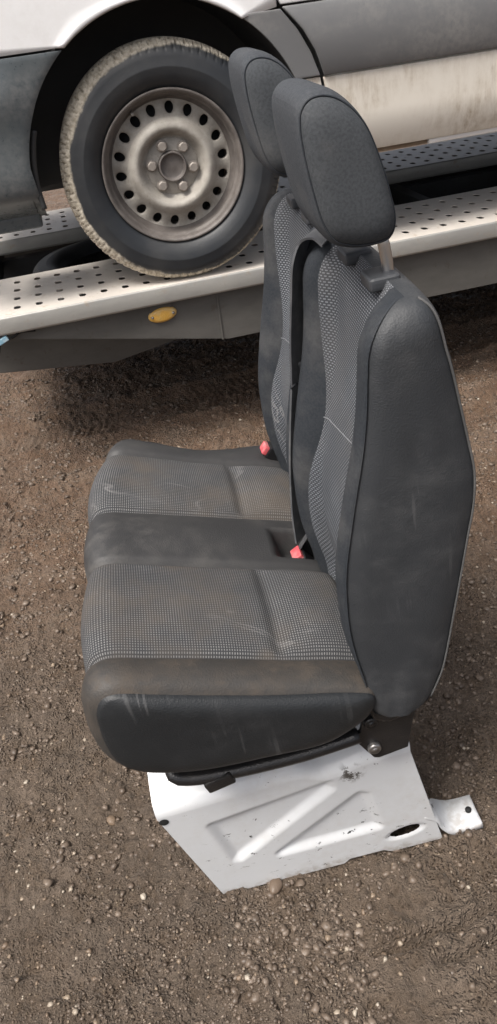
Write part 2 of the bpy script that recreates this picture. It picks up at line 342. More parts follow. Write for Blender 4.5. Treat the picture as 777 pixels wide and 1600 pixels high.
def m_mud():
    m = M('mud', (.15, .12, .095), .8)
    big = m.noise(1.1, 5, .55); mid = m.noise(9, 6, .62); fine = m.noise(70, 5, .7); ff = m.noise(320, 3, .7)
    c = m.mix(m.ramp(big, .36, .66), (.128, .097, .072), (.168, .125, .090))
    yy = m.math('ADD', m.xyz()[1], m.math('MULTIPLY', big, 1.2))
    c = m.mix(m.ramp(yy, 1.7, 2.7), c, m.mix(m.ramp(mid, .3, .7), (.165, .104, .067), (.225, .152, .103)))   # redder, lighter earth towards the trailer
    c = m.mix(m.math('MULTIPLY', m.ramp(mid, .45, .72), .7), c, (.20, .152, .114))
    c = m.mix(m.math('MULTIPLY', m.ramp(fine, .50, .70), .75), c, (.058, .041, .029))  # dark mud flecks, strengthened in colour to stand in for shaded crevices
    v = m.n('ShaderNodeTexVoronoi'); v.inputs['Scale'].default_value = 95; m.l(m.tc.outputs['Object'], v.inputs['Vector'])
    sep = m.n('ShaderNodeSeparateColor'); m.l(v.outputs['Color'], sep.inputs[0])
    peb = m.math('MULTIPLY', m.ramp(v.outputs['Distance'], .18, .32, 1, 0), m.ramp(sep.outputs[0], .74, .8))
    c = m.mix(m.math('MULTIPLY', peb, .75), c, m.mix(sep.outputs[1], (.16, .11, .075), (.36, .29, .21)))
    m.col(c); m.rough(m.ramp(m.noise(11, 6, .65), .35, .68, .30, .85))
    v2 = m.n('ShaderNodeTexVoronoi'); v2.feature = 'SMOOTH_F1'; v2.inputs['Scale'].default_value = 150; v2.inputs['Smoothness'].default_value = .3
    wob = m.n('ShaderNodeVectorMath', operation='ADD'); nz = m.n('ShaderNodeTexNoise'); nz.inputs['Scale'].default_value = 45; m.l(m.tc.outputs['Object'], nz.inputs['Vector'])
    scv = m.n('ShaderNodeVectorMath', operation='SCALE'); m.l(nz.outputs['Color'], scv.inputs[0]); scv.inputs['Scale'].default_value = .012
    m.l(m.tc.outputs['Object'], wob.inputs[0]); m.l(scv.outputs[0], wob.inputs[1]); m.l(wob.outputs[0], v2.inputs['Vector'])
    gritty = m.ramp(m.noise(5, 4, .6), .40, .58)
    crumb = m.math('MULTIPLY', m.ramp(v2.outputs['Distance'], .05, .55, 1, 0), gritty)
    h = m.math('ADD', m.math('MULTIPLY', fine, 1.6), m.math('ADD', m.math('MULTIPLY', ff, .6), m.math('ADD', m.math('MULTIPLY', peb, .5), m.math('MULTIPLY', crumb, .9)))); m.bump(h, 1.0, .014); return m.m
MATS['mud'] = m_mud()
g = grid('ground', np.stack([X, Y, Z], -1), 'mud', flip=False); g['kind'] = 'structure'
bm = bmesh.new(); bm.from_mesh(g.data); bmesh.ops.recalc_face_normals(bm, faces=bm.faces[:]); 
if bm.faces[0].normal.z < 0: bmesh.ops.reverse_faces(bm, faces=bm.faces[:])
bm.to_mesh(g.data); bm.free()

def m_stone(name, ramp):
    m = M(name, ramp[0], .75); a = m.n('ShaderNodeAttribute'); a.attribute_name = 'tint'
    cr = m.n('ShaderNodeValToRGB'); m.l(a.outputs['Fac'], cr.inputs[0]); e = cr.color_ramp.elements
    e[0].color = (*ramp[0], 1); e[1].color = (*ramp[-1], 1)
    for i, c in enumerate(ramp[1:-1]): x = e.new((i+1)/(len(ramp)-1)); x.color = (*c, 1)
    m.b.inputs['Roughness'].default_value = .48
    m.col(m.mix(m.math('MULTIPLY', m.noise(250, 3), .5), cr.outputs[0], (.08, .06, .045))); m.bump(m.noise(300, 3), .3, .002); return m.m
MATS['clod'] = m_stone('clod', [(.065, .047, .034), (.115, .085, .062), (.175, .134, .102)])
MATS['pebble'] = m_stone('pebble', [(.12, .085, .06), (.19, .135, .09), (.27, .21, .15), (.42, .37, .30)])
ICO_V = []; ph = (1+5**.5)/2
for a, b in ((-1, ph), (1, ph), (-1, -ph), (1, -ph)): ICO_V += [(a, b, 0)]
for a, b in ((-1, ph), (1, ph), (-1, -ph), (1, -ph)): ICO_V += [(0, a, b)]
for a, b in ((-1, ph), (1, ph), (-1, -ph), (1, -ph)): ICO_V += [(b, 0, a)]
ICO_V = np.array(ICO_V)/math.hypot(1, ph)
from itertools import combinations
ICO_F = []
el = min(np.linalg.norm(ICO_V[i]-ICO_V[j]) for i, j in combinations(range(12), 2))*1.01
for i, j, k in combinations(range(12), 3):
    if max(np.linalg.norm(ICO_V[i]-ICO_V[j]), np.linalg.norm(ICO_V[j]-ICO_V[k]), np.linalg.norm(ICO_V[i]-ICO_V[k])) < el:
        nrm = np.cross(ICO_V[j]-ICO_V[i], ICO_V[k]-ICO_V[i]); ICO_F.append((i, j, k) if nrm @ ICO_V[i] > 0 else (i, k, j))
ICO_F = np.array(ICO_F)
def scatter(name, N, size, mat, seed, clump, label, bands=False):
    r = np.random.default_rng(seed); out = []
    tot = 0
    while tot < N:
        # denser towards the camera, because pieces there are seen one by one
        yy = .42+3.6*r.random(N*3)**1.7; xx = (r.random(N*3)-.5)*(1.15+yy*.62)+.02+.01*yy
        d = fbm(xx, yy, 4.2, 3, seed+100); p = smooth01((d-clump[0])/(clump[1]-clump[0])); nn = xx*TN[0]+yy*TN[1]+.08*(fbm(xx, yy, 2.5, 2, 60)-.5)
        if bands: p = p*.22+1.0*sum(np.exp(-((nn-c)/w_)**2) for c, w_ in ((2.83, .05), (2.60, .035), (2.18, .10), (3.3, .06), (1.95, .05)))*smooth01((fbm(xx, yy, 6, 3, 91)-.35)/.2)
        ok = r.random(N*3) < p+.05
        out.append(np.stack([xx[ok], yy[ok]], 1)); tot += ok.sum()
    xy = np.concatenate(out)[:N]; sz = size[0]+(size[1]-size[0])*r.random(N)**3.0; sz *= 1+.18*np.clip(xy[:, 1]-1, 0, 3)
    V = np.broadcast_to(ICO_V, (N, 12, 3)).copy(); V += r.normal(0, .20, V.shape)
    V *= np.stack([.75+.6*r.random(N), .75+.6*r.random(N), .4+.4*r.random(N)], 1)[:, None, :]
    a = r.random(N)*6.28; c, s = np.cos(a)[:, None], np.sin(a)[:, None]; vx = V[..., 0]*c-V[..., 1]*s; vy = V[..., 0]*s+V[..., 1]*c; V[..., 0] = vx; V[..., 1] = vy
    V *= sz[:, None, None]; V[..., 0] += xy[:, 0:1]; V[..., 1] += xy[:, 1:2]; V[..., 2] += (gheight(xy[:, 0], xy[:, 1])-sz*.05)[:, None]
    Fc = (ICO_F[None]+12*np.arange(N)[:, None, None]).reshape(-1, 3)
    me = bpy.data.meshes.new(name); me.vertices.add(N*12); me.vertices.foreach_set('co', V.reshape(-1)); nf = len(Fc)
    me.loops.add(nf*3); me.loops.foreach_set('vertex_index', Fc.reshape(-1).astype(np.int32)); me.polygons.add(nf)
    me.polygons.foreach_set('loop_start', (np.arange(nf)*3).astype(np.int32)); me.polygons.foreach_set('loop_total', np.full(nf, 3, np.int32)); me.update(calc_edges=True)
    at = me.attributes.new('tint', 'FLOAT', 'POINT'); at.data.foreach_set('value', np.repeat(r.random(N), 12))
    o = link(name, me, mat); o['kind'] = 'stuff'; o['label'] = label; o['category'] = 'gravel'; return o
scatter('mud_clods', 17000, (.0020, .0090), 'clod', 5, (.42, .56), 'small brown clods and wet grit strewn over the muddy yard')
scatter('wet_grit', 42000, (.0012, .0042), 'clod', 15, (.36, .54), 'fine brown grit covering the muddy yard')
scatter('pale_gravel', 6000, (.0018, .0058), 'pebble', 9, (.42, .62), 'tan and pale pebbles trodden into the muddy yard', True)

# ------------------------------------------------------------------ bench seat
seat = empty('bench_seat', frame_mat(SF, SL, SU, P1), 'double van bench seat in grey patterned cloth and black leatherette on white steel base', 'seat')

# --- cushion: closed side profile swept across, split into cloth panels and bolsters
CV0, CV1 = -.085, .715
prof_pts = [(.328, .522), (.300, .540), (.21, .572), (.10, .613), (.02, .642), (-.032, .660), (-.060, .655), (-.076, .630), (-.082, .592), (-.083, .560), (-.078, .524), (-.060, .496), (-.02, .472), (.06, .453), (.18, .446), (.245, .448), (.290, .468), (.320, .492)]
NP_ = 150
CP = catmull(prof_pts, NP_, True)
def pnormals(C):
    t = np.roll(C, -1, 0)-np.roll(C, 1, 0); n = np.stack([-t[:, 1], t[:, 0]], 1); n /= np.linalg.norm(n, axis=1)[:, None]
    cen = C.mean(0); s = np.sign(((C-cen)*n).sum(1).mean()); return n*s
CN = pnormals(CP)
CS = np.concatenate([[0], np.cumsum(np.linalg.norm(np.diff(CP, axis=0), axis=1))])
top_mask = smooth01((CP[:, 1]-.47)/.08)
rear_keep = .18+.82*smooth01((.30-CP[:, 0])/.16)
def inset_near(v):
    q = np.clip((CV0+.04-v)/.04, 0, 1); return .026*(1-np.sqrt(np.maximum(0, 1-q*q)))
def inset_far(v):
    q = np.clip((v-(CV1-.13))/.13, 0, 1); return .075*(1-np.sqrt(np.maximum(0, 1-q*q*.98)))
def cushion_patch(name, v0, v1, mat, seams=(True, True), cross=False, nv=40, pocket=False, parent=None):
    vv = np.linspace(v0, v1, nv); P = np.zeros((NP_, nv, 3))
    for j, v in enumerate(vv):
        off = -(inset_near(v)+inset_far(v))*rear_keep
        crown = .010*math.sin(math.pi*min(max((v-v0)/(v1-v0), 0), 1))
        dip = 0
        if seams[0]: dip += -.007*math.exp(-((v-v0)/.007)**2)
        if seams[1]: dip += -.007*math.exp(-((v-v1)/.007)**2)
        d = (crown+dip)*top_mask
        if cross: d = d-.0075*np.exp(-((CP[:, 0]-.21)/.010)**2)*top_mask*float(smooth01(np.array(min(v-v0, v1-v)/.02)))+.008*smooth01((CP[:, 0]-.215)/.05)*top_mask*float(smooth01(np.array(min(v-v0, v1-v)/.03)))
        Q = CP+CN*(off+d)[:, None]
        if v > .38: Q[:, 0] += .060*((v-.38)/.335)**2.0*smooth01((.16-CP[:, 0])/.22)
        if v < .03: Q[:, 0] += .012*((.03-v)/.115)**2*smooth01((.10-CP[:, 0])/.16)
        d2 = .0035*(fbm(Q[:, 0]+3, Q[:, 1]*0+v, 9, 3, 41)-.5)*top_mask
        Q = Q+CN*d2[:, None]
        if pocket:
            inside = smooth01((Q[:, 0]-.245)/.02)*smooth01((v-.255)/.016)*smooth01((.345-v)/.016)*top_mask
            Q[:, 1] -= .06*inside
        P[:, j, 0] = Q[:, 0]; P[:, j, 1] = v; P[:, j, 2] = Q[:, 1]
    uv = np.stack([np.broadcast_to(CS[:, None], (NP_, nv)), np.broadcast_to(vv[None], (NP_, nv))], -1)
    o = grid(name, P, mat, parent, closed_i=True, uv=uv); return o
cushion = cushion_patch('cushion', .232, .392, 'cushion_vinyl', nv=60, pocket=True, parent=seat); cushion['label'] = 'dusty smooth vinyl strip in the middle of the seat cushion'
def sub(o, parent):
    o.parent = parent; return o
sub(cushion_patch('cloth_panel', .004, .232, 'seat_pattern', cross=True, nv=48), cushion)
sub(cushion_patch('cloth_panel', .392, .602, 'seat_pattern', cross=True, nv=48), cushion)
sub(cushion_patch('bolster', -.072, .004, 'bolster_muddy', nv=30), cushion)['label'] = 'mud-browned vinyl bolster along the side of the cushion'
sub(cushion_patch('bolster', .602, CV1, 'cushion_vinyl', seams=(True, False), nv=30), cushion)
def cap(name, C, N, v, inset0, mat, sgn, parent, dome=.01, rings=9, seam=.004):
    """side panel that closes a swept profile at lateral v"""
    C0 = C-N*(inset0[:, None] if isinstance(inset0, np.ndarray) else inset0); lo_, hi_ = C0.min(0), C0.max(0); cen = np.array([.5*(lo_[0]+hi_[0]), np.mean(C0[:, 1])]); P = []
    for sc_ in (1., .985, .965, .93, .88, .8, .68, .5, .3, .1, .004):
        d = dome*(1-sc_**7)-(seam if sc_ == 1. else 0); Q = cen+(C0-cen)*sc_
        P.append([(q[0], v+sgn*d, q[1]) for q in Q])
    P = np.array(P); uv = np.stack([P[..., 0], P[..., 2]], -1)
    return fixn(grid(name, P, mat, parent, closed_j=True, uv=uv, flip=sgn < 0))
CPN = CP.copy(); CPN[:, 0] += .0095*smooth01((.10-CP[:, 0])/.16)
sidep = cap('side_panel', CPN, CN, -.072, float(inset_near(-.072))*rear_keep, 'side_leather', -1, cushion, .014); sidep['label'] = 'black leatherette panel on the side of the cushion'
CPF = CP.copy(); CPF[:, 0] += .060*smooth01((.16-CP[:, 0])/.22)
cap('side_panel', CPF, CN, CV1, float(inset_far(CV1))*rear_keep, 'cushion_vinyl', 1, cushion, .006)

# --- backrests
rear_px = [(670, 1087), (690, 1055), (718, 905), (745, 752), (739, 728), (720, 640), (700, 560), (682, 495), (668, 468)]
front_px = [(575, 1075), (556, 1025), (545, 980), (540, 900), (555, 790), (570, 700), (575, 620), (575, 560), (579, 508)]
VN = -.062
rear = sorted([S(x, y, VN)[::-1] for x, y in rear_px]); front = sorted([S(x, y, VN)[::-1] for x, y in front_px])
WB, WT = .468, 1.098
def uR(wv): return np.interp(wv, [p[0] for p in rear], [p[1] for p in rear])
def uF(wv): return np.interp(wv, [p[0] for p in front], [p[1] for p in front])
ws = np.concatenate([np.linspace(WB, 1.02, 70), 1.02+(WT-1.02)*np.sin(np.linspace(0, math.pi/2, 34)[1:])])
k_ = np.ones(9)/9
def sm(a): return np.convolve(np.pad(a, 4, mode='edge'), k_, 'valid')
UF = sm(uF(ws)); UR = sm(uR(ws))
UT = .424
def make_back(vc, half, parent, name, nlabel, hw_sides=True):
    nb, ni, ns = 16, 34, 12
    q = np.clip((ws-1.04)/(WT-1.04), 0, 1)
    rs = np.maximum(0, 1-q**2.8)**(1/2.8)                      # closes thickness at the top
    hv = half*(1-.15*(1-np.sqrt(np.maximum(0, 1-np.clip((ws-1.05)/(WT-1.05), 0, 1)**2.6))))   # rounded shoulders
    qb = np.clip((WB+.035-ws)/.035, 0, 1); rb = 1-.35*(1-np.sqrt(np.maximum(0, 1-qb*qb)))
    mid = .5*(UF+UR); midt = mid*(1-q**2)+UT*q**2
    f = midt+(UF-mid)*rs*rb; r = midt+(UR-mid)*rs*rb
    xb = .74-.14*np.exp(-((ws-.85)/.10)**2)
    bul = (.005+.004*np.exp(-((ws-.80)/.16)**2))*rs*(.15+.85*smooth01((ws-WB-.02)/.16))
    def fx(x, k):
        ax_ = abs(x); edge = math.sqrt(max(0, 1-(max(0, ax_-.86)/.14)**2)); valley = smooth01((ax_-.50)/.36)
        return f[k]-bul[k]*edge+.036*rs[k]*(1-valley)*smooth01((ws[k]-WB)/.1)
    def front_patch(nm, side, mat, n, par):
        P = np.zeros((len(ws), n, 3))
        for k, wv in enumerate(ws):
            if side == 0: xs = np.linspace(-xb[k], xb[k], n)
            elif side < 0: xs = -1+(1-xb[k])*np.linspace(0, 1, n)**1.6
            else: xs = 1-(1-xb[k])*np.linspace(1, 0, n)**1.6
            for j, x in enumerate(xs):
                dep = .006*math.exp(-((abs(x)-xb[k])*half/.006)**2)*rs[k]
                P[k, j] = (fx(x, k)+dep, vc+x*hv[k], wv)
        uv = np.zeros((len(ws), n, 2)); uv[..., 0] = np.concatenate([[0], np.cumsum(np.hypot(np.diff(f), np.diff(ws)))])[:, None]; uv[..., 1] = P[..., 1]
        return fixn(grid(nm, P, mat, par, uv=uv))
    back = front_patch(name, 0, 'back_pattern', ni, parent); back['label'] = nlabel
    wa, wb_ = S(520, 650, VC1+.55*half)[1], S(562, 712, VC1-.55*half)[1]
    pts = []
    for t in np.linspace(0, 1, 14):
        x = .57-1.14*t; wv = wa+(wb_-wa)*t; k = int(np.clip(np.searchsorted(ws, wv)-1, 0, len(ws)-2)); q_ = (wv-ws[k])/(ws[k+1]-ws[k])
        pts.append((fx(x, k)*(1-q_)+fx(x, k+1)*q_-.0003, vc+x*hv[k], wv))
    tube('stitch_line', pts, .0009, 'thread', back, 6, 60)
    front_patch('bolster', -1, 'bolster_cloth', nb, back); front_patch('bolster', 1, 'bolster_cloth', nb, back)
    for sgn in (-1, 1):
        P = np.zeros((len(ws), ns, 3))
        for k, wv in enumerate(ws):
            for j, t in enumerate(np.linspace(0, 1, ns)):
                bulge = .010*math.sin(math.pi*t)**.6*rs[k]-.004*(math.exp(-(t/.06)**2)+.4*math.exp(-((1-t)/.05)**2))
                bulge += .006*(float(fbm(np.array(t*.9+3*sgn), np.array(wv*1.0+vc), 7, 3, 19))-.5)*math.sin(math.pi*t)*rs[k]
                P[k, j] = (f[k]+(r[k]-f[k])*t, vc+sgn*(hv[k]+bulge), wv)
        o = fixn(grid('side_panel', P, 'back_leather', back, uv=np.stack([P[..., 0], P[..., 2]], -1)))
    P = np.zeros((len(ws), 22, 3))
    for k, wv in enumerate(ws):
        for j, x in enumerate(np.linspace(-1, 1, 22)):
            P[k, j] = (r[k]+.012*rs[k]*math.sqrt(max(0, 1-abs(x)**4)), vc+x*hv[k], wv)
    fixn(grid('rear_panel', P, 'back_leather', back))
    # bottom closing panel
    k = 0; loop = [(f[0], vc-hv[0]), (r[0], vc-hv[0]), (r[0], vc+hv[0]), (f[0], vc+hv[0])]
    box('bottom_panel', (f[0]+.004, vc-hv[0]+.006, WB-.004), (r[0]-.004, vc+hv[0]-.006, WB+.02), 'back_leather', back, .006)
    # piping along the rear edge and stitched seam in front of the side panel
    for sgn in (-1, 1):
        tube('piping', [(r[k]+.001, vc+sgn*(hv[k]+.0005), ws[k]) for k in range(2, len(ws)-3, 6)], .0016, 'piping_pale', back, 6, 90)
    return back
HALF = .163; VC1 = VN+HALF; VC2 = VC1+.338
make_back(VC1, HALF, seat, 'backrest', 'backrest with large grey leatherette side panel and dashed cloth front')
make_back(VC2, HALF, seat, 'backrest', 'backrest behind the hanging seat belt, cloth front with dark bolsters')

# --- headrests
hr_px = [(464, 172), (474, 152), (492, 142), (520, 144), (550, 163), (576, 197), (600, 258), (613, 305), (621, 345), (613, 374), (585, 386), (550, 389), (522, 381), (502, 352), (487, 305), (473, 250), (465, 205)]
HV0 = .028; HW = .150
HPROF = [S(x, y, HV0) for x, y in hr_px]
def make_headrest(vc, du, dw, label):
    C = catmull(HPROF, 90, True); N = pnormals(C); Sx = np.concatenate([[0], np.cumsum(np.linalg.norm(np.diff(C, axis=0), axis=1))])
    C = C+np.array([du, dw]); v0, v1 = vc-HW/2, vc+HW/2; nv = 26
    xs = np.linspace(-1, 1, nv); P = np.zeros((90, nv, 3))
    hc = .5*(C.min(0)+C.max(0))
    for j, x in enumerate(xs):
        e = max(0, abs(x)-.55)/.45; k = 1.04-.13*(1-math.sqrt(1-e*e*.97))-(.02 if j in (0, nv-1) else 0)
        Q = hc+(C-hc)*k; P[:, j, 0] = Q[:, 0]; P[:, j, 1] = vc+x*HW/2; P[:, j, 2] = Q[:, 1]
    uv = np.stack([np.broadcast_to(Sx[:, None], (90, nv)), P[..., 1]], -1)
    h = fixn(grid('headrest', P, 'headrest_front', seat, closed_i=True, uv=uv)); h['label'] = label
    Ck = hc+(C-hc)*(1.04-.13*(1-math.sqrt(.03))); cap('side_panel', Ck, N, v0, 0, 'headrest_cloth', -1, h, .016, seam=.001); cap('side_panel', Ck, N, v1, 0, 'headrest_cloth', 1, h, .016, seam=.001)
    for vs_, sg in ((v0, 1), (v1, -1)): tube('piping', [(q[0], vs_+sg*.0005, q[1]) for q in (hc+(Ck-hc)*1.012)[::3]], .0011, 'bolster_cloth', h, 6, 120, True)
    b = S(600, 412, .06); t = S(589, 360, .06)
    for dv in (-.056, .056):
        tube('post', [(b[0]-.004, vc+dv, b[1]-.10), (b[0], vc+dv, b[1]), (b[0]+(t[0]-b[0])*1.2+du, vc+dv, b[1]+(t[1]-b[1])*1.2+dw)], .0072, 'chrome', h, 14, 8)
        box('collar', (b[0]-.029, vc+dv-.022, WT-.012), (b[0]+.009, vc+dv+.022, WT+.005), 'collar', h, .006, 3)
    return h
make_headrest(VC1, 0, 0, 'plain grey cloth headrest on a bright post, over the backrest with leatherette side panel')
pn = S(490, 123, HV0); pf = S(397, 70, HV0+VC2-VC1)
make_headrest(VC2, pf[0]-pn[0], pf[1]-pn[1], 'plain grey cloth headrest in front of the van wheel')

# --- belt, tongue and buckles
def strap(name, pts, wid, mat, parent, thick=.0016, wdir=(0, 1, 0), n=60):
    C = catmull(pts, n); wd = np.asarray(wdir, float)
    if wd.ndim == 1: wd = np.broadcast_to(wd, (n, 3))
    else: wd = catmull(wd, n)
    wd = wd/np.linalg.norm(wd, axis=1)[:, None]; T_ = np.gradient(C, axis=0); T_ /= np.linalg.norm(T_, axis=1)[:, None]
    nn = np.cross(T_, wd); nn /= np.linalg.norm(nn, axis=1)[:, None]
    P = np.stack([C-wd*wid/2+nn*thick, C+wd*wid/2+nn*thick, C+wd*wid/2-nn*thick, C-wd*wid/2-nn*thick], 1)
    s = np.linspace(0, 1, n)[:, None]*np.ones((1, 4)); uv = np.stack([s, np.array([[0, wid, wid, 0]])*np.ones((n, 1))], -1)
    return fixn(grid(name, P, mat, parent, closed_j=True, uv=uv, smooth=False))
VB = .283                                            # gap between the two backrests
def B(x, y, v): u, w_ = S(x, y, v); return (u, v, w_)
def Bf(x, y, off, vmin=.262):
    for v in np.arange(vmin, .6, .004):
        u, w_ = S(x, y, v)
        if u > float(np.interp(w_, ws, UF))-off: break
    return (u, v, w_)
belt = strap('seat_belt', [B(512, 376, .215), B(496, 364, .245), B(478, 372, .272)]+[Bf(x, y, .050) for x, y in ((468, 405), (467, 450), (467, 510), (468, 560), (468, 592))], .046, 'webbing', seat, wdir=[(.5, .8, 0), (.6, .78, 0), (.7, .7, 0), (.74, .67, 0), (.74, .67, 0), (.70, .70, 0)])
belt['label'] = 'dark seat belt webbing hanging from the shoulder slot between the backrests'
strap('lower_webbing', [Bf(x, y, o_) for x, y, o_ in ((467, 598, .050), (465, 650, .050), (464, 720, .052), (467, 790, .05), (473, 838, .04))], .046, 'webbing_lit', belt, wdir=(.68, .73, 0))
tg = tube('belt_tongue', [Bf(x-3, y, .075) for x, y in ((463, 574), (472, 569), (478, 582), (479, 598), (472, 610), (465, 607), (462, 590))], .0052, 'collar', belt, 10, 48, True)
tube('latch_plate', [Bf(x, y, .060) for x, y in ((461, 612), (459, 622), (460, 634))], .005, 'bolt', belt, 8, 10, flat=.3)
def buckle(px0, px1, v, wid, label, nm='buckle'):
    a = np.array(B(*px0, v)); b = np.array(B(*px1, v)); d = (b-a)/np.linalg.norm(b-a); Lg = np.linalg.norm(b-a)
    y = np.array([0, 1., 0]); z = np.cross(d, y); rot = Matrix([[d[i], y[i], z[i]] for i in range(3)])
    o = box(nm, (-Lg/2, -wid/2, -.013), (Lg/2, wid/2, .013), 'black_metal', seat, .004, 2, rot)
    for vtx in o.data.vertices: vtx.co += Vector((a+b)/2)
    o['label'] = label
    p = box('press_button', (-.006, -wid/2+.003, -.010), (.006, wid/2-.003, .010), 'red', o, .003, 2, rot)
    for vtx in p.data.vertices: vtx.co += Vector(a-d*.003)
    return o
buckle((466, 868), (505, 905), .298, .038, 'black belt buckle with red button in the cushion pocket')
buckle((416, 701), (452, 718), .64, .038, 'black belt buckle with red button at the far end of the bench')
strap('buckle_strap', [B(452, 880, .325), B(468, 856, .32), B(482, 832, .312), B(492, 815, .31)], .04, 'webbing_lit', seat, wdir=(.6, .75, .3), n=24)

# --- white base
GU, GW = 130, 96
tu = np.linspace(0, 1, GU); tw = np.linspace(0, 1, GW)
crease = lambda u: .272+.09*np.clip(u, 0, 1)*.6 - .026*smooth01((u-.235)/.05)+.012*smooth01((u-.30)/.06)
def base_uw(a, b):
    u0 = a*.432; wtop = crease(u0); w0 = .011*smooth01((u0-.235)/.02)*smooth01((.335-u0)/.02)
    wv = w0+(wtop-w0)*b; uf = -.062*wv/.274; ur = .434-.048*wv/.299; return uf+(ur-uf)*a, wv
A_, B_ = np.meshgrid(tu, tw, indexing='ij'); UU, WW = base_uw(A_, B_)
def sd_poly(px, py, poly):
    poly = np.asarray(poly); d = np.full(px.shape, 1e9); s = np.ones(px.shape); n = len(poly)
    for i in range(n):
        a = poly[i]; b = poly[(i+1) % n]; e = b-a; wx = px-a[0]; wy = py-a[1]; t = np.clip((wx*e[0]+wy*e[1])/(e @ e), 0, 1)
        d = np.minimum(d, (wx-e[0]*t)**2+(wy-e[1]*t)**2)
    ins = np.zeros(px.shape, bool); j = n-1
    for i in range(n):
        c = ((poly[i][1] > py) != (poly[j][1] > py)) & (px < (poly[j][0]-poly[i][0])*(py-poly[i][1])/(poly[j][1]-poly[i][1]+1e-12)+poly[i][0]); ins ^= c; j = i
    return np.where(ins, -np.sqrt(d), np.sqrt(d))
def bz(x, y): return S(230+x/1.466, 1150+y/1.466, 0)          # points read off the enlarged base
triA = [bz(150, 208), bz(415, 112), bz(418, 122), bz(213, 280), bz(205, 280)]
triB = [bz(308, 268), bz(486, 136), bz(500, 138), bz(530, 208)]
dep = sum(.010*smooth01((.014-sd_poly(UU, WW, t))/.022) for t in (triA, triB))
VV = dep + .004*smooth01((.03-(A_*.43))/.03)*0
h0 = np.array(S(634, 1300, 0)); hd = np.array(S(655, 1292, 0))-np.array(S(612, 1307, 0)); hl = np.linalg.norm(hd)/2*1.08; hd = hd/np.linalg.norm(hd); hn = np.array([-hd[1], hd[0]])
ea = (UU-h0[0])*hd[0]+(WW-h0[1])*hd[1]; eb = (UU-h0[0])*hn[0]+(WW-h0[1])*hn[1]; rr = np.sqrt((ea/hl)**2+(eb/.0125)**2)
VV = VV+.004*np.exp(-((rr-1.0)/.25)**2)
cell = .25*(rr[:-1, :-1]+rr[1:, :-1]+rr[:-1, 1:]+rr[1:, 1:]); keep = cell > 1.0
near = (np.abs(rr-1) < .32); sc = np.where(near & (rr > .55), 1/np.maximum(rr, .2), 1.)
touch = np.zeros(rr.shape, bool)
for di in (0, 1):
    for dj in (0, 1): touch[di:GU-1+di, dj:GW-1+dj] |= ~keep
anyk = np.zeros(rr.shape, bool)
for di in (0, 1):
    for dj in (0, 1): anyk[di:GU-1+di, dj:GW-1+dj] |= keep
rim_v = touch & anyk
ea2 = np.where(rim_v, ea/rr, ea); eb2 = np.where(rim_v, eb/rr, eb)
UU2 = h0[0]+ea2*hd[0]+eb2*hn[0]; WW2 = h0[1]+ea2*hd[1]+eb2*hn[1]
base = grid('base', np.stack([UU2, VV, WW2], -1), 'seat_white', seat, keep=keep); base['label'] = 'chipped white pressed steel base with two stamped triangles'
bm = bmesh.new(); bm.from_mesh(base.data); bmesh.ops.delete(bm, geom=[v for v in bm.verts if not v.link_faces], context='VERTS'); bm.to_mesh(base.data); bm.free()
# rounded shoulder, top, front, rear and far side of the box
BW = .62
sh = []
ucol = np.linspace(0, 1, 60)
for a in ucol:
    u, wv = base_uw(np.array(a), np.array(1.)); u = float(u); wv = float(wv)
    row = [(u, 0., wv)]
    for k in range(1, 8):
        t = k/7*math.pi/2*.8; row.append((u-.004*k/7*(.5-a), .030*(1-math.cos(t)), wv+.028*math.sin(t)))
    row += [(u, .10, wv+.072), (u, .14, wv+.080), (u, BW, wv+.080)]; sh.append(row)
fixn(grid('base_shoulder', sh, 'seat_white', base))
def base_edge(a, nm):
    P = []
    for b in np.linspace(0, 1, 20):
        u, wv = base_uw(np.array(a), np.array(b)); P.append([(float(u), .0+.0008, float(wv)), (float(u)+(-.0015 if a == 0 else .0015)*.8, .012, float(wv)), (float(u)+(-.0015 if a == 0 else .0015), .04, float(wv)), (float(u)+(-.0015 if a == 0 else .0015), BW, float(wv))])
    u, wv = base_uw(np.array(a), np.array(1.)); u = float(u)+(-.0015 if a == 0 else .0015); 
    for v_, h_ in ((.003, .012), (.010, .021), (.022, .0275), (.10, .072), (.14, .080)): P.append([(u, v_, float(wv)+h_), (u, v_+.012, float(wv)+h_), (u, v_+.05, float(wv)+h_), (u, BW, float(wv)+h_)])
    return fixn(grid(nm, P, 'seat_white', base))
base_edge(0., 'base_front'); base_edge(1., 'base_rear')
P = [[(float(base_uw(np.array(a), np.array(b))[0]), BW, float(base_uw(np.array(a), np.array(b))[1])+(.08 if b == 1 else 0)) for b in (0, .5, 1.)] for a in np.linspace(0, 1, 20)]
fixn(grid('base_far_side', P, 'seat_white', base))
box('base_inner', (.02, .045, .012), (.40, BW-.03, .05), 'black_metal', base, .004)
# mounting foot: flange that curls out to a bolted tab
fp = [(.402, .088), (.425, .066), (.436, .036), (.452, .016), (.475, .010), (.515, .012)]
C = catmull(fp, 26); P = []
for i, (u, wv) in enumerate(C):
    t = i/25; v0 = .004+.010*t*0; v1 = .030+.036*smooth01(np.array(t*1.6)); lip = .010*math.exp(-((t-.35)/.3)**2)
    P.append([(u, v0-.004, wv-.010+lip*0), (u, v0, wv), (u, v0+(v1-v0)*.5, wv-.002), (u, float(v1), wv+lip)])
foot = fixn(grid('mounting_foot', P, 'seat_white', base)); sm_ = foot.modifiers.new('solid', 'SOLIDIFY'); sm_.thickness = .004; sm_.offset = 0
lathe('foot_bolt', [(0.0001, .006), (.005, .005), (.006, .003), (.006, -.002)], 'void', base, 16).matrix_local = Matrix.Translation((.500, .035, .013)) @ Matrix.Rotation(R_(90), 4, 'X')
lathe('corner_hole', [(.0001, -.001), (.006, -.0012), (.0085, -.0005)], 'void', base, 16, (-.052, -.0005, .262))

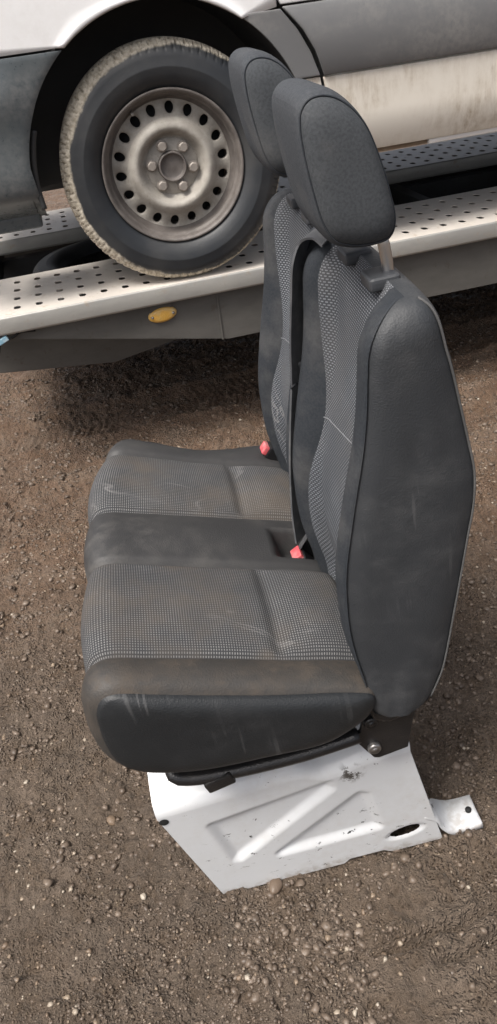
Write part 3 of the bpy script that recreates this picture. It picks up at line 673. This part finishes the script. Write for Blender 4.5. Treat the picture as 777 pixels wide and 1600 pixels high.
# --- black frame, recliner plate and clips
fr = tube('seat_frame', [(.30, -.035, .402), (.20, -.035, .392), (.08, -.035, .395), (.02, -.033, .402), (-.002, -.025, .412), (.0, .02, .418), (.0, .30, .418), (.0, .60, .418)], .0125, 'black_metal', seat, 12, 90)
tube('cross_tube', [(.0, .0, .44), (.10, .0, .43), (.28, .0, .43), (.38, .0, .44)], .012, 'black_metal', fr, 10, 30)
tube('side_rail', [(.30, -.01, .372), (.2, -.02, .385), (.10, -.02, .39)], .014, 'black_metal', fr, 10, 30)
box('frame_pan', (.0, .0, .40), (.38, .62, .435), 'black_metal', fr, .008)
cx = S(343, 1218, -.04)
box('clip', (cx[0]-.024, -.05, cx[1]-.012), (cx[0]+.024, .012, cx[1]+.012), 'black_metal', fr, .004, 2, Matrix.Rotation(R_(-14), 3, 'Y'))
cx = S(272, 1212, -.02); box('clip', (cx[0]-.008, -.02, cx[1]-.012), (cx[0]+.008, .03, cx[1]+.012), 'black_metal', fr, .003, 2, Matrix.Rotation(R_(-30), 3, 'Y'))
rp = [S(x, y, -.03) for x, y in [(548, 1150), (584, 1181), (592, 1181), (637, 1164), (645, 1120), (655, 1085), (610, 1075), (575, 1098), (566, 1118), (562, 1142)]]
rec = prism('recliner_plate', rp, -.034, -.026, 1, 'black_metal', seat, .002)
rp2 = [S(x, y, -.05) for x, y in [(575, 1108), (582, 1096), (600, 1088), (640, 1084), (650, 1090), (640, 1118), (610, 1130), (585, 1128)]]
prism('recliner_boss', rp2, -.048, -.034, 1, 'black_metal', rec, .004)
for (px, py, rad, mt) in ((585, 1168, .0115, 'bolt'), (579, 1128, .012, 'black_metal'), (600, 1118, .008, 'bolt')):
    c_ = S(px, py, -.036)
    lathe('bolt', [(.0001, -.007), (rad*.45, -.0065), (rad*.5, -.0045), (rad*.75, -.0065), (rad*.95, -.004), (rad, 0), (rad, .004)], mt, rec, 20, (c_[0], -.036, c_[1]))

# ------------------------------------------------------------------ car transporter trailer
TM = frame_mat(TD, TN, ZUP, TO-ZUP*HB)      # origin on the ground under the front wheel
trailer = empty('car_trailer', TM, 'galvanised car transporter bed of perforated tracks under the white van', 'trailer')
def holed_strip(name, u0, nu, du, rows, edges, mat, parent, zt, hole=(.0115, .0175), th=.002):
    """perforated plate: rows = lateral centres of the holes, edges = lateral cell borders"""
    K = 16; V = []; Fc = []; ang = np.linspace(0, 2*math.pi, K, endpoint=False)+math.pi/K
    for i in range(nu):
        uc = u0+(i+.5)*du
        for r, nc in enumerate(rows):
            n0, n1 = edges[r], edges[r+1]; b = len(V); ring = []; rr_ = []
            for a in ang:
                c, s = math.cos(a), math.sin(a)
                hx = hole[0]*np.sign(c)*abs(c)**.7; hy = hole[1]*np.sign(s)*abs(s)**.7
                t = min((du/2)/abs(c) if abs(c) > 1e-6 else 1e9, 1e9); k = max(abs(c)/(du/2), abs(s)/((n1-nc) if s > 0 else (nc-n0)))
                ring.append((hx, hy)); rr_.append((c/k, s/k))
            for ox, oy in rr_: V.append((uc+ox, nc+oy, zt))
            for hx, hy in ring: V.append((uc+hx*1.3, nc+hy*1.3, zt+.0002))
            for hx, hy in ring: V.append((uc+hx*1.12, nc+hy*1.1, zt+.0008))
            for hx, hy in ring: V.append((uc+hx, nc+hy, zt+.0004))
            for hx, hy in ring: V.append((uc+hx, nc+hy, zt-th))
            for q in range(4):
                for k in range(K):
                    k2 = (k+1) % K; Fc.append((b+q*K+k, b+q*K+k2, b+(q+1)*K+k2, b+(q+1)*K+k))
            # fill cell corners
            for sx, sy in ((1, 1), (-1, 1), (-1, -1), (1, -1)):
                a0 = math.atan2(sy*((n1-nc) if sy > 0 else (nc-n0)), sx*du/2) % (2*math.pi)
                lo_ = max(range(K), key=lambda q: (ang[q] if ang[q] <= a0 else -1) if a0 >= ang[0] else ang[q]); hi_ = (lo_+1) % K
                V.append((uc+sx*du/2, nc+(n1-nc if sy > 0 else n0-nc), zt)); Fc.append((b+lo_, len(V)-1, b+hi_))
    me = bpy.data.meshes.new(name); me.from_pydata([tuple(map(float, v)) for v in V], [], Fc); bm = bmesh.new(); bm.from_mesh(me); bmesh.ops.recalc_face_normals(bm, faces=bm.faces)
    bm.to_mesh(me); bm.free(); me.update(); return link(name, me, mat, parent, False)
TU0 = -.83; DU = .072; NU = 88; TU1 = TU0+NU*DU
def track(n0, rows_off, label):
    rows = [n0+x for x in rows_off]; edges = [n0]+[.5*(rows[i]+rows[i+1]) for i in range(len(rows)-1)]+[n0+.45]
    p = holed_strip('track_plate', TU0, NU, DU, rows, edges, 'galv', trailer, HB); p['label'] = label; return p
tr1 = track(-.028, (.078, .178, .276, .376), 'pale galvanised perforated track under the near front wheel')
tr2 = track(1.03, (.07, .17, .27, .37), 'perforated track under the far wheels in the shade of the van')
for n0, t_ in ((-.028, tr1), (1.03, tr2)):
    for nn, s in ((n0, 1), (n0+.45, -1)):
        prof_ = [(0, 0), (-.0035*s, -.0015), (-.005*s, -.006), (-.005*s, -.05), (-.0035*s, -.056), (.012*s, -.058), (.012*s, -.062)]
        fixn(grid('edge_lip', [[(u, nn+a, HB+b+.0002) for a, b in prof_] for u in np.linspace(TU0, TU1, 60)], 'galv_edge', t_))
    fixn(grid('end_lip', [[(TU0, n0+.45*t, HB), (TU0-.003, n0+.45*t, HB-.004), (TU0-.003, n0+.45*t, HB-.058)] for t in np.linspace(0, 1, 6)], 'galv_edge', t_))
# outer side plate with tapered tail, and darker inner beam behind it
sp = [(TU0+.02, HB-.045), (TU1, HB-.045), (TU1, HB-.238), (.10, HB-.236), (-.62, HB-.085)]
prism('side_plate', sp, .004, .012, 1, 'steel_dark', trailer, .0015)
box('plate_joint', (.075, -.0005, HB-.233), (.081, .004, HB-.064), 'steel_dark', trailer, .001)
ib = [(TU0+.0, HB-.10), (TU1, HB-.10), (TU1, HB-.36), (-.02, HB-.30), (-.30, HB-.345), (TU0+.0, HB-.285)]
prism('chassis_beam', ib, .28, .34, 1, 'steel_dark', trailer, .004)
prism('chassis_beam', [(TU0, HB-.10), (TU1, HB-.10), (TU1, HB-.42), (TU0, HB-.42)], 1.10, 1.16, 1, 'steel_black', trailer, .004)  # far beam added deep to hold back sky light under the bed
box('bed_pan', (TU0+.01, .345, HB-.262), (TU1, 1.095, HB-.25), 'steel_black', trailer, .002)
for k, u in enumerate(np.arange(-.72, TU1, .62)):
    box('cross_member', (u, .02, HB-.13), (u+.05, 1.44, HB-.066), 'steel_black', trailer, .003)
prism('side_plate', [(TU0+.02, HB-.045), (TU1, HB-.045), (TU1, HB-.52), (TU0+.3, HB-.52), (TU0+.02, HB-.20)], 1.458, 1.466, 1, 'steel_dark', trailer, .0015)  # unseen far plate, extended downwards to block light from under the trailer
# amber side reflector
ru, rw = T(255, 493, -.01); rw += HB
rf = lathe('side_reflector', [(.0001, -.012), (.6, -.0115), (.86, -.008), (.98, -.003), (1., .003)], 'amber', trailer, 40); rf['label'] = 'oval amber side reflector below the track edge'
for v in rf.data.vertices: v.co = Vector((ru+v.co.x*.050+.0*v.co.z, .002+v.co.y, rw+v.co.z*.026+v.co.x*.003))
for s in (-1, 1): lathe('screw', [(.0001, -.0145), (.004, -.0135), (.005, -.010), (.005, -.004)], 'bolt', rf, 12, (ru+s*.036, .002, rw+s*.002))
box('reflector_bracket', (ru-.04, -.002, rw+.005), (ru+.035, .0035, HB-.056), 'steel_dark', rf, .001)
# blue connector on a black cable at the tail
c0 = T(8, 531, -.02); cab = tube('tail_cable', [(c0[0]+.10, .0, HB-.07), (c0[0]+.05, -.012, HB+c0[1]+.012), (c0[0]+.02, -.02, HB+c0[1]+.002), (c0[0]-.14, -.03, HB+c0[1]-.02)], .004, 'void', trailer, 8, 30)
box('blue_connector', (c0[0]-.024, -.03, HB+c0[1]-.008), (c0[0]+.012, -.014, HB+c0[1]+.010), 'blue', cab, .003, 2, Matrix.Rotation(R_(-22), 3, 'Y'))

# ------------------------------------------------------------------ wheel (tyre with cut tread, steel rim with 18 vents, six nuts)
def tyre_mesh(name, R=WR, rim_r=.213, wide=.20, mat='tyre'):
    # profile from outer bead over tread to inner bead, y = lateral (negative = outside)
    y0 = -.028
    side = [(rim_r-.004, .012), (rim_r+.004, -.002), (rim_r+.018, -.016), (rim_r+.045, y0-.001), (rim_r+.058, y0-.0018), (rim_r+.0605, y0-.0026), (rim_r+.063, y0-.0018), (R-.047, y0+.000), (R-.036, y0+.003), (R-.027, y0+.008), (R-.018, y0+.016), (R-.011, y0+.025), (R-.006, y0+.035)]
    nt_ = 17; yt = np.linspace(y0+.045, y0+wide-.045, nt_); tread = [(R-.0008-.003*(2*(y-(y0+wide/2))/wide)**2, y) for y in yt]
    other = [(r, y0+wide-(y-y0)) for r, y in side[::-1]]
    pr = side+tread+other; ns_ = len(side); seg = 480; Pm = np.zeros((seg, len(pr), 3))
    for i in range(seg):
        a = 2*math.pi*i/seg
        for j, (r, y) in enumerate(pr):
            d = 0
            if ns_-4 <= j < ns_+nt_+4:
                col_ = j-(ns_-4); ph_ = (i+(col_//2)*2) % 6
                if ph_ == 0 and (j < ns_+4 or j > ns_+nt_-5 or col_ % 3): d = .0075
                if j in (ns_+3, ns_+4, ns_+8, ns_+12, ns_+13): d = .008
                if j == ns_-4: d *= .35
            Pm[i, j] = ((r-d)*math.cos(a), y, (r-d)*math.sin(a))
    o = fixn(grid(name, Pm, mat, None, closed_i=True)); o.data.set_sharp_from_angle(angle=R_(48)); return o
def rim_disc(name):
    # pressed disc with 18 vent holes: polar cells between r=.140 and r=.184
    def surf(r): return np.interp(r, [.136, .150, .165, .178, .187], [.022, .034, .044, .050, .050])
    V = []; Fc = []; K = 18; r0, r1, rc = .138, .186, .163; hr, ha = .0165, .0135; da = math.pi/18
    ang = np.linspace(0, 2*math.pi, K, endpoint=False)+.01
    for h in range(18):
        a0 = 2*math.pi*h/18+.06; b = len(V)
        def put(a, r, y): V.append((r*math.cos(a), y, r*math.sin(a)))
        outer = []; inner = []
        for t in ang:
            c, s = math.cos(t), math.sin(t)
            k = max(abs(c)/da, (s/(r1-rc) if s > 0 else -s/(rc-r0))); k1 = max(abs(c)*rc*da/(rc*da), 0)
            outer.append((a0+c/max(k, 1e-9), rc+s/max(k, 1e-9))); inner.append((a0+c*ha/rc, rc+s*hr))
        # use a direction that is metric in both axes
        outer = []
        for t in ang:
            c, s = math.cos(t)/(rc), math.sin(t); k = max(abs(c)/da, (s/(r1-rc) if s > 0 else -s/(rc-r0))); outer.append((a0+c/k, rc+s/k))
        for a, r in outer: put(a, r, surf(r))
        for a, r in inner: put(a0+(a-a0)*1.28, rc+(r-rc)*1.22, float(surf(rc+(r-rc)*1.22))-.0005)
        for a, r in inner: put(a, r, float(surf(r))+.003)
        for a, r in inner: put(a, r, float(surf(r))+.012)
        for q in range(3):
            for k in range(K): k2 = (k+1) % K; Fc.append((b+q*K+k, b+q*K+k2, b+(q+1)*K+k2, b+(q+1)*K+k))
        for sa, sr in ((1, 1), (-1, 1), (-1, -1), (1, -1)):
            R1 = r1 if sr > 0 else r0; tt = math.atan2(R1-rc, sa*da*rc) % (2*math.pi)
            lo_ = max([q for q in range(K) if ang[q] <= tt] or [K-1]); hi_ = (lo_+1) % K
            put(a0+sa*da, R1, float(surf(R1))); Fc.append((b+lo_, len(V)-1, b+hi_))
    me = bpy.data.meshes.new(name); me.from_pydata([tuple(map(float, v)) for v in V], [], Fc); o = link(name, me, 'rim_disc', None, True); fixn(o)
    # bring in the inner dish as part of the same pressing
    return o
def make_wheel(parent, loc, yaw=0., mirror=False):
    wh = bpy.data.objects.new('wheel', None); COL.objects.link(wh); wh.parent = parent
    wh.matrix_local = Matrix.Translation(loc) @ Matrix.Rotation(yaw+(math.pi if mirror else 0), 4, 'Z'); wh.empty_display_size = .05
    return wh
van = empty('van', TM, 'white van with dark grey bumper and door trim, parked on the perforated trailer', 'van')
Wz = HB+WR
wheel1 = make_wheel(van, (0, 0, Wz), R_(-3)); wheel1['label'] = 'mud-caked van wheel on a rusty steel rim with round vents'
ty = tyre_mesh('tyre'); ty.parent = wheel1
rd = rim_disc('rim'); rd.parent = wheel1
parts = [ty, rd]
def addp(o): o.parent = wheel1; parts.append(o); return o
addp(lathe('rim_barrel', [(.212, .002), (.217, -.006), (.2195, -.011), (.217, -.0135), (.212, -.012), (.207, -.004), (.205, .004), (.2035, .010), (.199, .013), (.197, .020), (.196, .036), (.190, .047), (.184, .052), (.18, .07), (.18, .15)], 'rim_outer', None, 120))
addp(lathe('rim_dish', [(.139, .0222), (.134, .016), (.127, .008), (.119, .003), (.112, .002), (.105, .006), (.098, .016), (.092, .028), (.087, .036), (.082, .039), (.078, .040), (.05, .040), (.044, .0395)], 'rim_disc', None, 120))
addp(lathe('vent_backing', [(.178, .10), (.177, .09), (.0001, .088)], 'liner', None, 40))  # dark disc added behind the rim vents to stop light showing through
addp(lathe('hub_flange', [(.0825, .0385), (.080, .0345), (.050, .0345), (.046, .0335)], 'rim_hub', None, 80))
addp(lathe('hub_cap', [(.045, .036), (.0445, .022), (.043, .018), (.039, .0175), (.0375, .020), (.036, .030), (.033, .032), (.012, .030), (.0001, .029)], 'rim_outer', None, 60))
def nut():
    bm = bmesh.new(); rings = []
    for y, r, n6 in ((.0, .0185, 0), (-.004, .0185, 0), (-.005, .0150, 1), (-.019, .0147, 1), (-.022, .0115, 1)):
        rings.append([bm.verts.new((r*(1. if not n6 else 1/math.cos(((q*20+30) % 60-30)*math.pi/180)*.93)*math.cos(q*math.pi/9), y, r*(1. if not n6 else 1/math.cos(((q*20+30) % 60-30)*math.pi/180)*.93)*math.sin(q*math.pi/9))) for q in range(18)])
    for a, b in zip(rings[:-1], rings[1:]):
        for q in range(18): bm.faces.new((a[q], a[(q+1) % 18], b[(q+1) % 18], b[q]))
    bm.faces.new(rings[-1]); bmesh.ops.recalc_face_normals(bm, faces=bm.faces); me = bpy.data.meshes.new('lug_nut'); bm.to_mesh(me); bm.free(); me.materials.append(MATS['lug']); return me
nm_ = nut()
for k in range(6):
    o = bpy.data.objects.new('lug_nut', nm_); COL.objects.link(o); a = R_(60*k-9); o.matrix_local = Matrix.Translation((.065*math.cos(a), .0345, .065*math.sin(a))) @ Matrix.Rotation(a, 4, 'Y'); addp(o)
vz = R_(121); addp(tube('valve', [(.190*math.cos(vz), .046, .190*math.sin(vz)), (.188*math.cos(vz), .022, .188*math.sin(vz)), (.186*math.cos(vz), .008, .186*math.sin(vz))], .0045, 'rim_hub', None, 8, 8))
def copy_wheel(parent, loc, mirror, scale=1.):
    wq = make_wheel(parent, loc, 0, mirror); wq.scale = (scale,)*3
    for p in parts:
        c = p.copy(); COL.objects.link(c); c.parent = wq
    return wq
copy_wheel(van, (3.66, 0, Wz), False); copy_wheel(van, (0, 1.70, Wz), True); copy_wheel(van, (3.66, 1.70, Wz), True)
for u in (3.0, 3.75):
    for nn, mi in ((.20, False), (1.27, True)): copy_wheel(trailer, (u, nn, .305/WR*WR-.0), mi, .305/WR)
box('front_leg', (TU1-.3, .68, 0), (TU1-.22, .76, HB-.2), 'steel_dark', trailer, .004)

# ------------------------------------------------------------------ van body
BN = -.055                                                     # side of the body
AC = (0., WR+.012); AR = .428                                  # wheel arch
def side_n(u, wv):                                             # lateral position of the body side, gentle belly
    return BN+.10*np.clip((wv-.75)/1.6, 0, 1)**1.6+.05*np.clip((.42-wv)/.15, 0, 1)**2
def arch_u(wv, s): 
    h = np.clip((wv-AC[1])/AR, -.999, .999); return AC[0]+s*AR*np.sqrt(1-h*h)
def panel(name, rows, mat, parent=van, proud=None, thick=.012, n=None):
    """rows: list of (w, u0, u1) from bottom to top"""
    P = []; nu = n or 40
    for q, (wv, u0, u1) in enumerate(rows):
        P.append([(u, float(side_n(u, wv))+(proud(u, wv) if proud else 0), HB+wv) for u in np.linspace(u0, u1, nu)])
    o = fixn(grid(name, P, mat, parent))
    if o.data.polygons[0].normal.y > 0: 
        bm = bmesh.new(); bm.from_mesh(o.data); bmesh.ops.reverse_faces(bm, faces=bm.faces); bm.to_mesh(o.data); bm.free()
    s_ = o.modifiers.new('solid', 'SOLIDIFY'); s_.thickness = thick; s_.offset = -1
    bv = o.modifiers.new('bev', 'BEVEL'); bv.width = .003; bv.segments = 2; bv.limit_method = 'ANGLE'
    return o
def rows(w0, w1, f0, f1, k=30): return [(wv, f0(wv), f1(wv)) for wv in np.linspace(w0, w1, k)]
seam = lambda wv: float(np.interp(wv, [.30, .533, .60, .66, .722, .80, 1.1], [.515, .476, .45, .415, .362, .33, .30]))
# white front wing: ruled from arch to outline
P = []
def aw(t): return (AC[0]+AR*math.cos(t), AC[1]+AR*math.sin(t))
t0, t1 = math.asin((.706-AC[1])/AR), math.pi-math.asin((.700-AC[1])/AR)
ts = np.linspace(t0, t1, 60)
for t in ts:
    a = np.array(aw(t)); f = (t-t0)/(t1-t0)
    if f < .12: b = np.array([.352, .722+.45*f/.12*.55])
    elif f > .85: b = np.array([-.62-.10*(f-.85)/.15*0, .97-.27*(f-.85)/.15])
    else: b = np.array([.352-.972*(f-.12)/.73, .97+.0*f])
    row = []
    for k in range(24):
        q = a+(b-a)*(k/23)**1.1; lip = -.010*math.exp(-(np.linalg.norm(q-a)/.016)**2)
        row.append((q[0], float(side_n(q[0], q[1]))+lip, HB+q[1]))
    P.append(row)
wing = fixn(grid('front_wing', P, 'van_white', van)); s_ = wing.modifiers.new('solid', 'SOLIDIFY'); s_.thickness = .012; s_.offset = 0
# dark grey bumper wrapping the nose
def bumper_rows():
    P = []
    for wv in np.linspace(.262, .694, 34):
        ua = -.405+.125*smooth01(np.array((wv-.47)/.23))-.012*math.sin((wv-.26)*7)
        ua = float(arch_u(np.array(wv), -1)) if wv > .42 else float(arch_u(np.array(.42), -1))+.012*(.42-wv)/.16
        tuck = .10*max(0, (.36-wv)/.10)**2
        plan = [(ua, .0), (ua-.03, -.004), (-.50, -.003), (-.60, .004), (-.70, .022), (-.79, .07), (-.85, .15), (-.885, .28), (-.90, .5), (-.905, .86)]
        C_ = catmull(plan, 60); belly = .018*math.exp(-((wv-.60)/.07)**2)
        P.append([(u+(tuck*.4 if u < -.7 else 0), float(side_n(u, wv))+n+tuck-belly*smooth01(np.array((-.36-u)/.1)), HB+wv) for u, n in C_])
    return P
bp_ = fixn(grid('bumper', bumper_rows(), 'bumper', van)); s_ = bp_.modifiers.new('solid', 'SOLIDIFY'); s_.thickness = .01; s_.offset = 0
bv = bp_.modifiers.new('bev', 'BEVEL'); bv.width = .004; bv.segments = 2; bv.limit_method = 'ANGLE'
box('bumper_skirt', (-.62, .06, HB+.228), (-.43, .30, HB+.275), 'bumper', bp_, .012, 3)
# grey trim on wing, door and side; white sheet below
pr_ = lambda u, wv: -.024*math.sin(math.pi*min(max((wv-.528)/.20, 0), 1))**.55
panel('wing_trim', rows(.536, .716, lambda x: float(arch_u(np.array(x), 1))+.004, lambda x: seam(x)-.005), 'trim', proud=lambda u, wv: -.008)
panel('wing_lower', rows(.33, .532, lambda x: float(arch_u(np.array(x), 1))+.004, lambda x: seam(x)-.005), 'van_white_dirty')
door = panel('door_lower', rows(.302, .530, lambda x: seam(x)+.005, lambda x: 1.38), 'van_white_dirty', n=60); door['label'] = 'mud-stained white lower door'
panel('door_trim', rows(.533, .722, lambda x: seam(x)+.006, lambda x: 1.38), 'trim', proud=pr_, n=60, parent=door)
panel('door_upper', rows(.726, 1.05, lambda x: seam(x)+.005, lambda x: 1.38), 'van_white', n=30, parent=door)
panel('side_lower', rows(.302, .530, lambda x: 1.39, lambda x: 3.20), 'van_white_dirty', n=60)
panel('side_trim', rows(.533, .722, lambda x: 1.39, lambda x: 3.20), 'trim', proud=pr_, n=60)
panel('side_upper', rows(.726, 2.30, lambda x: 1.39, lambda x: 4.62), 'van_white', n=40)
panel('rear_quarter', rows(.32, .722, lambda x: 4.11, lambda x: 4.62), 'van_white', n=20)
panel('rear_arch', rows(.722-.03, .724, lambda x: 3.2, lambda x: 4.11), 'trim', n=10)
# sill flange under the door
tube('sill', [(.50, BN+.062, HB+.296), (.84, BN+.055, HB+.297)], .011, 'sill_rust', van, 10, 20)
tube('sill', [(.845, BN+.05, HB+.298), (1.38, BN+.05, HB+.298), (3.2, BN+.05, HB+.298)], .013, 'van_white', van, 10, 60)
# wheel arch liner and dark inner structure
a_ = np.linspace(-.05*math.pi, 1.05*math.pi, 50)
fixn(grid('arch_liner', [[(AC[0]+(AR+.012)*math.cos(t), n, HB+max(.06, AC[1]+(AR+.012)*math.sin(t))) for n in (BN+.015, BN+.05, .10, .25, .36)] for t in a_], 'liner', van))
fixn(grid('arch_liner', [[(AC[0]+(AR+.012)*s*math.cos(t), .36, HB+max(.10, AC[1]+(AR+.012)*s*math.sin(t))) for s in (1, .75, .5, .25, .02)] for t in a_], 'liner', van))
tube('arch_strip', [(AC[0]+(AR-.012)*math.cos(t), BN+.02, HB+AC[1]+(AR-.012)*math.sin(t)) for t in np.linspace(.88*math.pi, 1.045*math.pi, 8)], .008, 'liner', van, 8, 30)
tube('axle', [(0, .06, Wz), (0, .8, Wz), (0, 1.62, Wz)], .04, 'liner', van, 12, 20)
box('underbody', (.47, .02, HB+.30), (4.60, 1.72, HB+.48), 'liner', van, .01)
box('engine_tray', (-.80, .40, HB+.27), (.47, 1.30, HB+.70), 'liner', van, .02)
# cab and box above (mostly out of the frame)
cabp = [(-.62, .72), (-.60, .95), (-.15, 1.22), (.55, 1.98), (.90, 2.36), (1.3, 2.42), (4.6, 2.42), (4.64, .34), (4.2, .34), (4.1, .74), (3.22, .74), (3.14, .34), (.60, .34), (.52, .80), (-.40, .80)]
body = prism('body', [(u, HB+wv) for u, wv in cabp], .045, 1.70, 1, 'van_white', van, .03)
gl = prism('side_window', [(u, HB+wv) for u, wv in [(.10, 1.12), (.30, 1.42), (.66, 1.86), (1.30, 1.86), (1.30, 1.12)]], .036, .05, 1, 'glass', van, .004)
panel('door_upper', rows(1.05, 1.11, lambda x: .05, lambda x: 1.38), 'van_white', n=10, parent=door)
ws_ = fixn(grid('windscreen', [[(u, n, HB+wv) for n in np.linspace(.12, 1.62, 12)] for u, wv in [(-.14, 1.26), (.2, 1.63), (.53, 1.985)]], 'glass', van)); ws_.location = (-.03, 0, .03)
# far side skin
prism('far_side', [(u, HB+wv) for u, wv in [(-.8, .27), (-.43, .27), (-.42, .5), (-.2, .75), (.2, .75), (.45, .5), (.5, .3), (3.2, .3), (3.25, .7), (4.08, .7), (4.12, .3), (4.62, .3), (4.62, .85), (-.7, .85)]], 1.70, 1.735, 1, 'van_white', van, .004)

# ------------------------------------------------------------------ spare tyre lying in the trailer well
spm = TM @ Matrix.Translation((-.20, .68, HB-.25)) @ Matrix.Rotation(R_(90), 4, 'X')
st = ty.copy(); st.data = ty.data.copy(); st.data.materials.clear(); st.data.materials.append(MATS['tyre_plain']); COL.objects.link(st); st.parent = None; st.name = 'loose_tyre'
st.matrix_world = TM @ Matrix.Translation((-.20, .70, HB-.25+.175)) @ Matrix.Rotation(R_(-90), 4, 'X') 
st['label'] = 'loose black tyre lying flat between the trailer tracks'; st['category'] = 'tyre'

# ------------------------------------------------------------------ stones one can pick out
def stone(px, py, rx, ry, rz, tint, label, mat='pebble', seed=1):
    r = np.random.default_rng(seed); p = unp(px, py, ZUP, (0, 0, 0)); bm = bmesh.new(); bmesh.ops.create_icosphere(bm, subdivisions=3, radius=1)
    k = r.normal(0, 1, (6, 3))
    for v in bm.verts:
        d = v.co.normalized(); f = 1+.10*sum(math.sin(3*d.dot(Vector(q))) for q in k)/2.4; v.co = Vector((d.x*rx*f, d.y*ry*f, d.z*rz*f))
    me = bpy.data.meshes.new('stone'); bm.to_mesh(me); bm.free(); at = me.attributes.new('tint', 'FLOAT', 'POINT'); at.data.foreach_set('value', np.full(len(me.vertices), tint))
    o = link('stone', me, mat); z = float(gheight(np.array([p[0]]), np.array([p[1]]))[0]); o.location = (p[0], p[1], z+rz*.45); o.rotation_euler = (0, 0, r.random()*3)
    o['label'] = label; o['category'] = 'stone'; return o
stone(432, 1388, .017, .013, .008, .05, 'flat brown stone against the bottom edge of the white base', seed=2)
stone(171, 1273, .013, .010, .008, .25, 'angular tan stone in the mud under the front of the cushion', seed=3)
stone(145, 886, .017, .012, .010, .45, 'pale stone beside the front edge of the cushion', seed=4)
stone(224, 1400, .007, .006, .005, 1., 'tiny whitish pebble in the mud ahead of the white base', seed=5)
stone(601, 1247, .010, .008, .006, .2, 'small brown stone behind the white base', seed=6)
